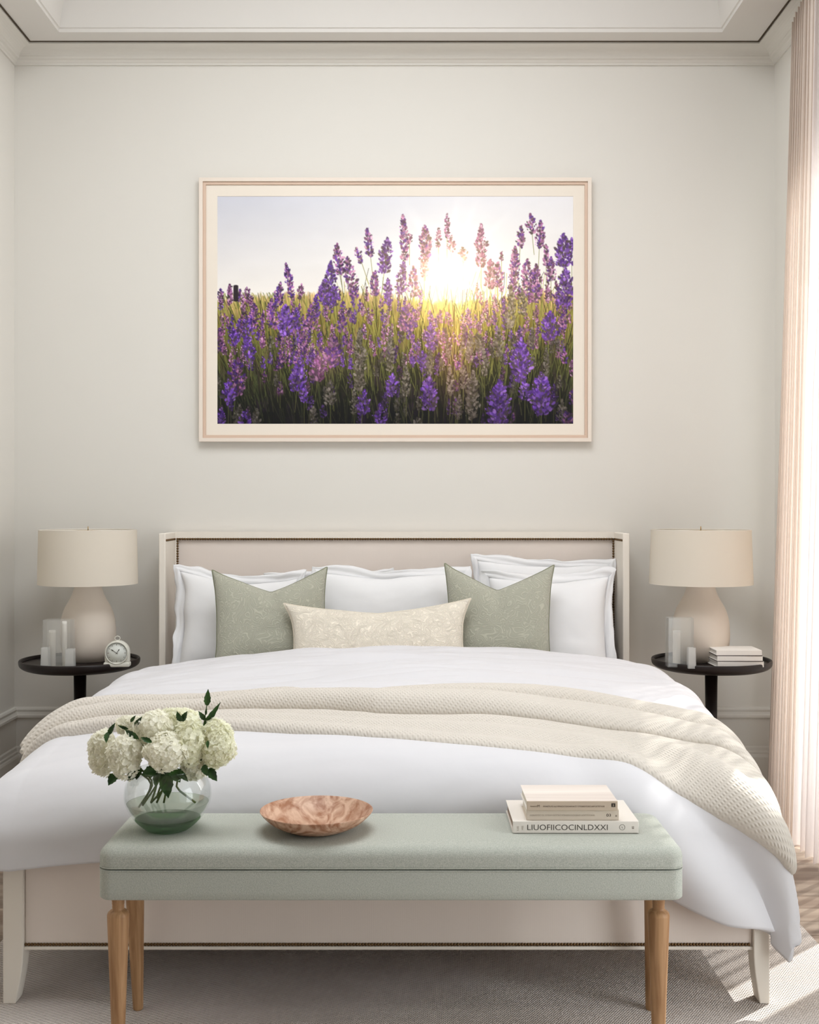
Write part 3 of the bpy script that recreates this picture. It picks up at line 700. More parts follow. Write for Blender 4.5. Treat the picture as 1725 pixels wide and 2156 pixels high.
rng = random.Random(11)
def petal_ball(name, rx, ry, rz, parent, loc, mat_, seed, n=210, fs=.0064):
    """a hydrangea head: hundreds of four-petal florets over a rounded mass"""
    rg = random.Random(seed); V = []; F = []
    ga = math.pi*(3-math.sqrt(5))
    for i in range(n):
        zz = 1-2*(i+.5)/n; rr = math.sqrt(1-zz*zz); ph = i*ga+rg.uniform(-.25, .25)
        nrm = Vector((rr*math.cos(ph), rr*math.sin(ph), zz+rg.uniform(-.08, .08))).normalized()
        lump = 1+.10*math.sin(3*nrm.x+seed)+.08*math.sin(5*nrm.z+2*nrm.y+seed)+rg.uniform(-.05, .07)
        c = Vector((nrm.x*rx, nrm.y*ry, nrm.z*rz))*lump
        nn = (nrm+Vector((rg.uniform(-.45, .45), rg.uniform(-.45, .45), rg.uniform(-.45, .45)))).normalized()
        t = nn.orthogonal().normalized(); b = nn.cross(t); a0 = rg.uniform(0, 6.28); s = fs*rg.uniform(.8, 1.3)
        for k in range(4):
            an = a0+k*math.pi/2+rg.uniform(-.15, .15); d = t*math.cos(an)+b*math.sin(an); e = nn.cross(d)
            cup = rg.uniform(.15, .6)
            base_ = len(V)
            for (u, v, h) in ((0, 0, 0), (.45, -.42, cup*.25), (.55, 0, cup*.05), (.45, .42, cup*.25), (.95, -.38, cup*.75), (1.08, 0, cup*.8), (.95, .38, cup*.75)):
                V.append(tuple(c+d*u*s+e*v*s*1.2+nn*h*s))
            for f in ((0, 1, 2), (0, 2, 3), (1, 4, 5, 2), (2, 5, 6, 3)): F.append(tuple(base_+q for q in f))
    # core
    bm = bmesh.new(); bmesh.ops.create_icosphere(bm, subdivisions=2, radius=1)
    k0 = len(V); V += [(v.co.x*rx*.93, v.co.y*ry*.93, v.co.z*rz*.93) for v in bm.verts]; F += [tuple(k0+v.index for v in f.verts) for f in bm.faces]; bm.free()
    me = bpy.data.meshes.new(name); me.from_pydata(V, [], F); o = link(name, me, mat_, parent, loc); return o
def leaf(parent, p, tip, wid, mat_, roll=0.0, name='leaf'):
    p = Vector(p); tip = Vector(tip); d = tip-p; L = d.length; d.normalize()
    view = Vector((0, -1, .25)).normalized(); s = d.cross(view).normalized(); s = Matrix.Rotation(roll, 3, d) @ s; nn = s.cross(d).normalized()
    bm = bmesh.new(); rows = []; N = 9
    for i in range(N+1):
        t = i/N; w_ = wid*math.sin(math.pi*t**.8)**.9*(1+(.14 if i % 2 else -.05)) if 0 < i < N else .0006
        c = p+d*L*t+nn*(-.18*L*t*t)
        rows.append([bm.verts.new(c-s*w_+nn*w_*.35), bm.verts.new(c-s*w_*.5+nn*w_*.1), bm.verts.new(c), bm.verts.new(c+s*w_*.5+nn*w_*.1), bm.verts.new(c+s*w_+nn*w_*.35)])
    for a_, b_ in zip(rows, rows[1:]):
        for k in range(4): bm.faces.new((a_[k], a_[k+1], b_[k+1], b_[k]))
    return bm_link(name, bm, mat_, parent, smooth=True)
HG = 'white hydrangeas in the glass vase'
DC = 2.90
heads = [  # px x, y, depth, rx px, rz px, ry m, stem foot (px), label
 (214, 1583, 2.90, 27, 50, .036, (300, 1692), 'white hydrangea head farthest left in the vase', 'petal'),
 (262, 1590, 2.85, 37, 46, .040, (292, 1700), 'white hydrangea head front left, second from the left', 'petal'),
 (322, 1532, 2.88, 42, 34, .042, (318, 1690), 'rounded white hydrangea head at the upper centre left above the dark leaves', 'petal'),
 (349, 1583, 2.83, 50, 38, .042, (300, 1696), 'broad cream-white hydrangea head at the front centre', 'petal'),
 (402, 1563, 2.87, 38, 52, .042, (330, 1680), 'tall white hydrangea head just right of the front centre one', 'petal2'),
 (461, 1569, 2.88, 36, 52, .038, (412, 1690), 'white hydrangea head farthest right in the vase', 'petal2'),
 (409, 1618, 2.90, 27, 25, .030, (330, 1690), 'small low white hydrangea head under the right side', 'petal'),
 (374, 1516, 2.96, 42, 26, .034, (345, 1690), 'white hydrangea head at the upper back behind the tall one', 'petal2'),
 (272, 1527, 2.95, 26, 20, .028, (318, 1690), 'small white hydrangea head at the upper left back', 'petal'),
]
NECK = Vector(PX(343, 1645, 2.90))
leaves = {0: [((228, 1541, 2.86), (222, 1562, 2.84), .007), ((228, 1548, 2.86), (240, 1524, 2.85), .006), ((245, 1628, 2.86), (228, 1652, 2.84), .011), ((262, 1625, 2.86), (240, 1640, 2.84), .009)],
          1: [((290, 1622, 2.86), (270, 1640, 2.83), .013), ((295, 1615, 2.86), (286, 1640, 2.84), .010)],
          2: [((292, 1555, 2.84), (262, 1538, 2.84), .008), ((284, 1530, 2.86), (296, 1512, 2.84), .006), ((320, 1563, 2.80), (296, 1552, 2.80), .006)],
          3: [((335, 1622, 2.86), (325, 1652, 2.81), .010), ((348, 1625, 2.86), (338, 1655, 2.80), .010), ((352, 1632, 2.84), (352, 1676, 2.80), .016), ((330, 1618, 2.85), (300, 1632, 2.83), .014)],
          4: [((382, 1519, 2.84), (372, 1500, 2.83), .007), ((384, 1519, 2.84), (392, 1499, 2.83), .007), ((365, 1620, 2.85), (378, 1645, 2.83), .016), ((372, 1622, 2.85), (395, 1643, 2.83), .008)],
          5: [((430, 1610, 2.85), (434, 1632, 2.83), .009), ((440, 1618, 2.85), (455, 1643, 2.83), .011), ((438, 1559, 2.83), (437, 1575, 2.82), .004)],
          6: [((362, 1620, 2.88), (352, 1640, 2.86), .012)],
          7: [((428, 1530, 2.90), (462, 1484, 2.88), .007), ((436, 1486, 2.90), (438, 1455, 2.88), .008), ((432, 1516, 2.90), (420, 1500, 2.88), .006), ((434, 1505, 2.90), (434, 1492, 2.89), .003)],
          8: [((270, 1535, 2.9), (250, 1529, 2.88), .004), ((275, 1520, 2.9), (284, 1508, 2.89), .004)]}
for i, (px, py, D, rx, rz, ry, foot, lab, pm_) in enumerate(heads):
    c = Vector(PX(px, py, D)); s = D/FPX
    root = empty('hydrangea', c, lab, 'flower', HG)
    petal_ball('flower_head', rx*s*.93, ry, rz*s*.93, root, (0, 0, 0), M[pm_], 31+i*7, int(150+260*(rx*rz)/(40*45)))
    ft = Vector(PX(foot[0], foot[1], 2.90)); nk = NECK+Vector(((i-4)*.005, rng.uniform(-.015, .015), rng.uniform(-.004, .004)))
    if i == 5: nk = NECK+Vector((.022, -.01, -.006)); 
    pts = []
    for t in np.linspace(0, 1, 12):
        q = c*(1-t)**2+nk*2*t*(1-t)*1.0+ft*t*t if False else (c.lerp(nk, t*1.7) if t < .588 else nk.lerp(ft, (t-.588)/.412))
        pts.append(q-c)
    pts = [Vector(p) for p in pts]
    for _ in range(2): pts = [pts[0]]+[(pts[k-1]+pts[k]*2+pts[k+1])/4 for k in range(1, len(pts)-1)]+[pts[-1]]
    tube('stem', pts, .0026, M['stem'], root, 8)
    for (a_, b_, w_) in leaves.get(i, []):
        leaf(root, Vector(PX(*a_))-c, Vector(PX(*b_))-c, w_, M['leaf'], rng.uniform(-.3, .3))
    if i == 7: tube('twig', [Vector(PX(428, 1532, 2.91))-c, Vector(PX(433, 1500, 2.90))-c, Vector(PX(436, 1484, 2.90))-c], .0014, M['stem'], root, 6)

# ------------------------------------------------------------------ side tables and what stands on them
def side_table(cx, cy, r, label, top=.655):
    root = empty('side_table', (cx, cy, 0), label, 'table', 'round black bedside tables')
    lathe('tray_top', smooth_prof([(0, top), (r-.03, top), (r-.014, top+.002), (r-.010, top+.012), (r-.006, top+.0145), (r-.001, top+.012), (r, top+.002), (r-.006, top-.014), (r-.03, top-.027), (r-.08, top-.034), (0, top-.036)], 4), M['black'], root, None, 72)
    lathe('stem', [(0, .012), (.020, .012), (.0215, .10), (.0275, top-.036), (0, top-.036)], M['black'], root, None, 32)
    lathe('foot', smooth_prof([(0, .022), (.06, .020), (.15, .012), (.165, .006), (.165, 0), (0, 0)], 3), M['black'], root, None, 48)
    return top
TL = side_table(XW(168.5, 5.13), 5.13, .2575, 'round black pedestal table left of the bed')
TR = side_table(XW(1498, 5.13), 5.13, .258, 'round black pedestal table right of the bed')
def lamp(cx, cy, z, rt, rb, bodyr, label):
    root = empty('table_lamp', (cx, cy, z), label, 'lamp', 'cream gourd table lamps')
    zb, zt = ZW(1229, cy)-z, ZW(1115, cy)-z
    body = [(0, 0), (.075*bodyr, 0), (.088*bodyr, .004), (.106*bodyr, .025), (.118*bodyr, .060), (.1225*bodyr, .105), (.1215*bodyr, .150), (.115*bodyr, .195), (.101*bodyr, .235), (.082*bodyr, .268), (.068*bodyr, .298), (.060*bodyr, .328), (.058*bodyr, zb+.035), (.056*bodyr, zb+.042), (0, zb+.044)]
    lathe('lamp_base', smooth_prof(body, 5), M['ceramic'], root, None, 56)
    lathe('socket', [(0, zb+.044), (.016, zb+.044), (.016, zb+.10), (0, zb+.10)], M['brass'], root, None, 16)
    sh = lathe('lamp_shade', [(rb, zb), (rb-(rb-rt)*.02, zb+.002), (rt, zt-.002), (rt, zt), (rt-.002, zt), (rb-.002, zb), (rb, zb)], M['shade'], root, None, 72)
    tube('shade_ring', [(rt*math.cos(t)*.995, rt*math.sin(t)*.995, zt-.002) for t in np.linspace(0, 2*math.pi, 60, endpoint=False)], .0018, M['cream'], root, 5, True)
    tube('shade_spider', [(-rt+.002, 0, zt-.008), (0, 0, zt-.004), (rt-.002, 0, zt-.008)], .0016, M['brass'], root, 5)
    tube('harp', [(0, 0, zb+.09), (0, 0, zt-.002)], .0022, M['brass'], root, 6)
    tube('finial', [(0, 0, zt-.004), (0, 0, zt+.014)], .0022, M['brass'], root, 6)
LD = 5.165
lamp(XW(185.5, LD), LD, TL+.0005, .2105, .2155, .98, 'cream gourd lamp with a drum shade on the left bedside table')
lamp(XW(1476, LD), LD, TR+.0005, .2160, .2245, 1.02, 'cream gourd lamp with a drum shade on the right bedside table')

def glass_box(name, label, group, px0, px1, pytop, D, z, mat_, dep=.05, taper=.0, cat='candle holder', th=.003, floor_=.004):
    x0, x1 = XW(px0, D), XW(px1, D); w = (x1-x0)/2; h = ZW(pytop, D)-z
    root = empty(name, ((x0+x1)/2, D, z), label, cat, group)
    bm = bmesh.new()
    def rg(w_, d_, zz): return [bm.verts.new(p) for p in ((-w_, -d_, zz), (w_, -d_, zz), (w_, d_, zz), (-w_, d_, zz))]
    wt = w*(1-taper); d = dep/2; dt = d*(1-taper)
    A = rg(w, d, 0); B = rg(wt, dt, h); C = rg(wt-th, dt-th, h); E = rg(w-th, d-th, floor_)
    for P_, Q_ in ((A, B), (B, C), (C, E)):
        for k in range(4): bm.faces.new((P_[k], P_[(k+1) % 4], Q_[(k+1) % 4], Q_[k]))
    bm.faces.new(A[::-1]); bm.faces.new(E)
    bmesh.ops.recalc_face_normals(bm, faces=bm.faces[:])
    bm_link('glass_wall', bm, mat_, root)
    return root
def candle(px0, px1, pytop, D, z, label):
    x0, x1 = XW(px0, D), XW(px1, D); r = (x1-x0)/2; h = ZW(pytop, D)-z
    root = empty('pillar_candle', ((x0+x1)/2, D, z), label, 'candle')
    lathe('wax', smooth_prof([(0, 0), (r, 0), (r, .002), (r, h-.003), (r-.002, h), (r-.006, h-.001), (0, h-.004)], 3), M['wax'], root, None, 24)
    tube('wick', [(0, 0, h-.006), (0, 0, h+.005)], .0008, M['ink2'], root, 5)
zl = TL+.0005
glass_box('glass_hurricane', 'tall clear square candle holder on the left bedside table', None, 94, 154, 1304, 4.975, zl, M['acrylic'], .062, .02)
candle(103, 117, 1331, 4.975, zl+.0045, 'tall white pillar candle inside the left clear holder')
candle(131, 141, 1313, 4.985, zl+.0045, 'slim pale candle at the right inside the left clear holder')
glass_box('votive_holder', 'small frosted square votive left of the tall holder on the left table', 'small frosted votives', 87.5, 104, 1363, 4.915, zl, M['acrylic2'], .03, .12)
glass_box('votive_holder', 'small frosted square votive right of the tall holder on the left table', 'small frosted votives', 139, 157.5, 1366, 4.915, zl, M['acrylic2'], .03, .06)
zr = TR+.0005
glass_box('glass_hurricane', 'tall clear square candle holder on the right bedside table', None, 1404, 1458, 1300, 4.985, zr, M['acrylic'], .062, .02)
candle(1417, 1433, 1332, 4.985, zr+.0045, 'white pillar candle inside the right clear holder')
glass_box('votive_holder', 'small frosted square votive beside the tall holder on the right table', 'small frosted votives', 1448, 1464.5, 1363, 4.92, zr, M['acrylic2'], .03, .08)

# clock
D = 4.97; cxw = XW(247.5, D)
clock = empty('alarm_clock', (cxw, D, zl), 'small cream arched alarm clock on the left bedside table', 'clock', rz=math.radians(4))
sc = D/FPX
r = 25*sc; zc_ = .012+ .048
poly = [(-r*1.0, .020), (-r*1.02, zc_)] + [(r*1.02*math.cos(t), zc_+r*1.02*math.sin(t)) for t in np.linspace(math.pi, 0, 22)[1:-1]] + [(r*1.02, zc_), (r*1.02, .020)]
o = prism('clock_case', poly, 'Y', -.018, .018, M['clock'], clock); bevel(o, .005, 3)
o = box_obj('clock_foot', -.0555, .0535, -.023, .023, 0, .021, M['clock'], clock, .006)
o = lathe('bezel', [(r*.86, 0), (r*.96, .001), (r*.95, .006), (r*.90, .008), (r*.86, .004)], M['clock'], clock, (0, -.018, zc_), 48); o.rotation_euler = (math.pi/2, 0, 0)
o = lathe('dial', [(0, 0), (r*.87, 0), (r*.87, .002), (0, .002)], M['clock_face'], clock, (0, -.018, zc_), 48); o.rotation_euler = (math.pi/2, 0, 0)
tube('dial_ring', [(r*.87*math.cos(t), -.0205, zc_+r*.87*math.sin(t)) for t in np.linspace(0, 2*math.pi, 48, endpoint=False)], .0007, M['ink2'], clock, 5, True)
bm = bmesh.new()
for k in range(12):
    t = k*math.pi/6; c_, s_ = math.cos(t), math.sin(t); q = r*.70
    for (rr, ww, ll) in ((q, .0011, .0036 if k % 3 else .0055),):
        vs = [bm.verts.new((c_*(rr+a_*ll)-s_*b_*ww, -.0206, zc_+s_*(rr+a_*ll)+c_*b_*ww)) for a_, b_ in ((-.5, -1), (.5, -1), (.5, 1), (-.5, 1))]
        bm.faces.new(vs)
o = bm_link('hour_marks', bm, M['ink2'], clock); o['kind'] = 'stuff'
def hand(ang, L, w_):
    c_, s_ = math.cos(ang), math.sin(ang)
    poly = [(-.2*L, -w_*.6), (.55*L, -w_*.5), (.68*L, -w_*1.5), (L, 0), (.68*L, w_*1.5), (.55*L, w_*.5), (-.2*L, w_*.6)]
    prism('clock_hand', [(c_*p-s_*q, zc_+s_*p+c_*q) for p, q in poly], 'Y', -.0222, -.0212, M['ink'], clock)
hand(math.radians(145), .030, .0013); hand(math.radians(55), .022, .0014)
tube('ring_handle', [(.011*math.cos(t), 0, zc_+r+.010+.009*math.sin(t)) for t in np.linspace(0, 2*math.pi, 24, endpoint=False)], .0016, M['clock'], clock, 6, True)

# three white books on the right table
GR = 'white books on the right bedside table'
D = 4.93; z = zr; hs = (.0265, .0235, .0235)
for k, (h, x0, x1, lab) in enumerate(((.0262, 1523, 1608, 'bottom'), (.0235, 1523, 1606, 'middle'), (.0235, 1522, 1605, 'topmost'))):
    o = book('book', 'white cloth-covered book, %s of the stack on the right bedside table' % lab, GR, XW(x0-26, D+.10), XW(x1, D), D, .15, z, h, M['book_white'], M['book_white'], M['book_white'], math.radians(2-k), .0045)
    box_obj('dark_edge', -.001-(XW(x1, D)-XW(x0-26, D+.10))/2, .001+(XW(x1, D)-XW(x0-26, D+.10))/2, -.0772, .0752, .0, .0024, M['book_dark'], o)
    z += h+.0005

# ------------------------------------------------------------------ curtains
def curtain(name, label, y0, y1, xc0, xc1, material, pleats, ztop, zbot, amp, seed, inner=None, n=260, m=60, gather=0.0, lean=0.0, back=0.0, topx=0.0):
    """a hanging cloth from depth y0 (near) to y1 (far), folded across; y edge of the near side may vary with height"""
    s = np.linspace(0, 1, n)[:, None]; t = np.linspace(0, 1, m)[None, :]     # t 0 top -> 1 bottom
    Z = ztop+(zbot-ztop)*t+0*s
    ph = s*pleats*2*math.pi+.8*fbm(s*5, t*.8, seed, 2)
    am = amp*(.75+.25*t)*(1+.35*vnoise(s*pleats*1.1, t*0, seed+2))
    near = y0+(inner(Z) if inner is not None else 0)
    y1 = y1-back*(1-t)
    Y = near+(y1-near)*(s+.018*np.sin(ph*2+1))
    X = xc0+(xc1-xc0)*s+lean*t*t*(1-s*0)+topx*(1-t)+am*np.sin(ph)+.004*np.sin(ph*3+2)
    Z = Z+.004*np.sin(ph)*(t > .98)
    P = np.stack([X+0*t, Y, Z], -1)
    o = grid_mesh(name, P, material, None, np.stack([s+0*t, t+0*s], -1)); tag(o, label, 'curtain', 'curtains at the right window'); return o
curtain('curtain', 'beige linen drape in narrow pleats, farther back by the right corner', 4.62, 5.20, 1.54, 1.615, M['drape'], 9, 3.43, .012, .018, 3, lean=-.015, back=.12, topx=.055)
inner = lambda Z: .225*sst(Z, 2.1, 1.75)
curtain('curtain', 'white sheer curtain at the right edge, nearer the viewer', 3.60, 4.60, 1.53, 1.55, M['sheer'], 10, 3.44, .012, .028, 8, inner=inner, lean=-.02, topx=.06)

# ------------------------------------------------------------------ framed lavender print
D = 5.468
fx0, fx1, fz0, fz1 = XW(419, D), XW(1246, D), ZW(930, D), ZW(374, D)
fw = fx1-fx0; fh = fz1-fz0; fcx = (fx0+fx1)/2; fcz = (fz0+fz1)/2
pic = empty('framed_picture', (fcx, 5.498, fcz), 'large framed print of a lavender field at sunrise on the wall above the bed', 'picture')
def frame_ring(name, w_, h_, t_, y0, y1, m):
    bm = bmesh.new()
    O = [(-w_/2, -h_/2), (w_/2, -h_/2), (w_/2, h_/2), (-w_/2, h_/2)]; I = [(p[0]-math.copysign(t_, p[0]), p[1]-math.copysign(t_, p[1])) for p in O]
    vo = [[bm.verts.new((x, y, z)) for x, z in O] for y in (y0, y1)]; vi = [[bm.verts.new((x, y, z)) for x, z in I] for y in (y0, y1)]
    for k in range(4):
        k2 = (k+1) % 4
        bm.faces.new((vo[0][k], vo[0][k2], vi[0][k2], vi[0][k])); bm.faces.new((vo[1][k], vi[1][k], vi[1][k2], vo[1][k2]))
        bm.faces.new((vo[0][k], vo[1][k], vo[1][k2], vo[0][k2])); bm.faces.new((vi[0][k], vi[0][k2], vi[1][k2], vi[1][k]))
    bmesh.ops.recalc_face_normals(bm, faces=bm.faces[:])
    return bevel(bm_link(name, bm, m, pic), .0012, 2)
pxm = D/FPX
frame_ring('frame', fw, fh, 8*pxm, -.034, 0, M['frame'])
frame_ring('frame_lip', fw-16*pxm, fh-16*pxm, 6*pxm, -.026, 0, M['frame_in'])
mo = prism('backing', [(-fw/2+.02, -fh/2+.02), (fw/2-.02, -fh/2+.02), (fw/2-.02, fh/2-.02), (-fw/2+.02, fh/2-.02)], 'Y', -.016, -.002, M['mount'], pic)

def paint_lavender(W_=753, H_=482, SS=2):
    w, h = W_*SS, H_*SS
    yy, xx = np.mgrid[0:h, 0:w].astype(np.float32); X = xx/SS; Y = yy/SS          # photo pixels inside the print
    C = lambda *c: np.array(c, np.float32)/255
    sx, sy = 489., 160.
    d = np.sqrt(((X-sx)*1.0)**2+((Y-sy)*1.1)**2)
    k = np.clip(Y/215, 0, 1)[..., None]; q = np.clip(X/520, 0, 1)[..., None]
    img = C(206, 207, 217)*(1-q)*(1-k)+C(236, 234, 236)*q*(1-k)+C(246, 240, 232)*(1-q)*k+C(252, 246, 236)*q*k
    img = img+(np.exp(-(d/150)**2)*.04)[..., None]
    img = img+.012*fbm(X/90, Y/34, 2, 3)[..., None]
    # field
    hor = 218-10*np.sin(X/130)+6*fbm(X/30, X*0, 4, 3)-24*np.exp(-((X-690)/120)**2)-6*np.exp(-((X-300)/90)**2)
    ky = np.clip((Y-hor)/(H_-hor), 0, 1)[..., None]
    c0, c1, c2, c3 = C(214, 182, 120), C(140, 124, 54), C(58, 56, 30), C(20, 18, 20)
    fld = np.where(ky < .22, c0+(c1-c0)*ky/.22, np.where(ky < .55, c1+(c2-c1)*(ky-.22)/.33, c2+(c3-c2)*np.clip((ky-.55)/.35, 0, 1)))
    fld = fld*(1+.35*fbm(X/3.0, Y/26, 8, 3)[..., None])+C(30, 10, 40)*np.clip(fbm(X/26, Y/26, 14, 3), 0, 1)[..., None]
    mk = np.clip((Y-hor+9*fbm(X/4, Y/9, 61, 3))/11+.5, 0, 1)[..., None]; img = img*(1-mk)+fld*mk
    rg = np.random.RandomState(5)
    def blob(cx, cy, rx, ry, ang, col, al=1.0, soft=.35):
        cx *= SS; cy *= SS; rx *= SS; ry *= SS; R_ = int(max(rx, ry)+2)
        x0, x1 = max(0, int(cx)-R_), min(w, int(cx)+R_+1); y0, y1 = max(0, int(cy)-R_), min(h, int(cy)+R_+1)
        if x0 >= x1 or y0 >= y1: return
        gx = xx[y0:y1, x0:x1]-cx; gy = yy[y0:y1, x0:x1]-cy; c_, s_ = math.cos(ang), math.sin(ang)
        u = (gx*c_+gy*s_)/rx; v = (-gx*s_+gy*c_)/ry
        a = np.clip((1-np.sqrt(u*u+v*v))/soft, 0, 1)[..., None]*al
        img[y0:y1, x0:x1] = img[y0:y1, x0:x1]*(1-a)+np.asarray(col, np.float32)*a
    def line(x0, y0, x1, y1, wd, col, al=.9, bow=0):
        n = max(2, int(math.hypot(x1-x0, y1-y0)/3.0)); px, py = x0, y0
        ang = math.atan2(y1-y0, x1-x0); L = math.hypot(x1-x0, y1-y0)/n
        for i in range(n):
            t = (i+.5)/n; blob(x0+(x1-x0)*t+bow*math.sin(t*math.pi), y0+(y1-y0)*t, L*.8, wd, ang, col, al, .5)
    def lightness(x, y):           # backlight from the low sun
        dd = math.hypot(x-sx, (y-sy)*1.1); return math.exp(-dd/150)
    # stems and leaves
    order = np.sort(rg.rand(1900))
    for t in order:
        x = rg.rand()*W_; y = 225+t*(H_-200); L = min(30+70*rg.rand(), 22+(y-225)*.9+(60 if x > 250 else 0)*rg.rand()); kk = np.clip((y-225)/(H_-225), 0, 1)
        tilt = (x-sx)/W_*.5+rg.randn()*.2; lum = lightness(x, y-L)
        gold = C(236, 214, 120); grn = C(124, 138, 48); dk = C(42, 50, 32)
        base_ = grn*(1-kk)+dk*kk; m_ = np.clip(lum*1.2+rg.rand()*.35*(1-kk), 0, 1); col = base_*(1-m_)+gold*m_
        if rg.rand() < .22+.4*kk: col = col*.35
        line(x, y+10, x+tilt*L, y-L, .55+.75*rg.rand()*(.5+kk), col, .8, rg.randn()*3)
    PU = [C(72, 36, 128), C(98, 54, 168), C(124, 78, 196), C(150, 104, 206)]
    PK = [C(150, 84, 150), C(186, 116, 176), C(210, 150, 196), C(120, 62, 110)]
    GR_ = [C(110, 100, 92), C(146, 136, 126), C(84, 82, 60), C(168, 158, 150)]
    def spike(x, y0, y1, wd, kind='P', tilt=0., stem=40, dens=1.0, dark=1.0):
        """flower spike from y0 (tip) to y1 (bottom)"""
        L = y1-y0; pal = {'P': PU, 'M': PU[:2]+PK[:3], 'K': PK, 'G': GR_}[kind]
        lum = lightness(x, (y0+y1)/2)
        line(x, y1-2, x-tilt*stem, y1+stem, .9, C(120, 124, 66)*(.5+.4*dark)+C(120, 100, 40)*lum, .85)
        rows = max(3, int(L/4.2/1))
        for r_ in range(rows):
            f = (r_+.5)/rows; wh = .62+.55*rg.rand(); yy_ = y1-f*L; half = wd*.5*(math.sin(math.pi*min(1, .18+f*.86))**.6)*wh; cx_ = x+tilt*(y1-yy_)
            for j in range(int(4+wd*.22*dens)):
                u = rg.uniform(-1, 1); c = pal[rg.randint(len(pal))]*(.50+.62*rg.rand())*dark
                if kind != 'G' and rg.rand() < .22: c = C(64, 52, 60)*dark
                c = c*(1-lum*.55)+C(255, 214, 160)*lum*.62
                rr = rg.uniform(1.1, 3.0)*(1+wd*.018)
                blob(cx_+u*half, yy_+rg.uniform(-2.5, 2.5), rr*.75, rr*1.25, u*.9+rg.randn()*.3, c, .92, .45)
            if rg.rand() < .5:      # rim-lit edge floret
                sgn = rg.choice([-1, 1]); blob(cx_+sgn*half, yy_, 1.1, 1.7, sgn*.6, np.clip(pal[2]*1.25+lum*.3+.08, 0, 1)*dark, .8)
    # far small pinkish flowers
    for t in np.sort(rg.rand(330)):
        x = rg.rand()*W_; y = 206+t*160-18*math.exp(-((x-690)/120)**2)
        if abs(x-sx) < 60 and y < 260: continue
        spike(x, y-14-14*rg.rand(), y+4, 6+7*rg.rand(), 'K' if rg.rand() < .5 else rg.choice(['M', 'P']), rg.randn()*.08, 12, .6, .95)
    for t in np.sort(rg.rand(110)):
        x = rg.rand()*W_; y = 300+t*190
        spike(x, y-22-12*rg.rand(), y, 8+6*rg.rand(), rg.choice(['P', 'G', 'G', 'M']), rg.randn()*.1, 30, .6, .5+.3*rg.rand())
    # fence post
    for y in range(190, 222, 2): blob(40, y, 6, 3, 0, C(44, 34, 40), 1, .3)
    ox, oy = 456, 411
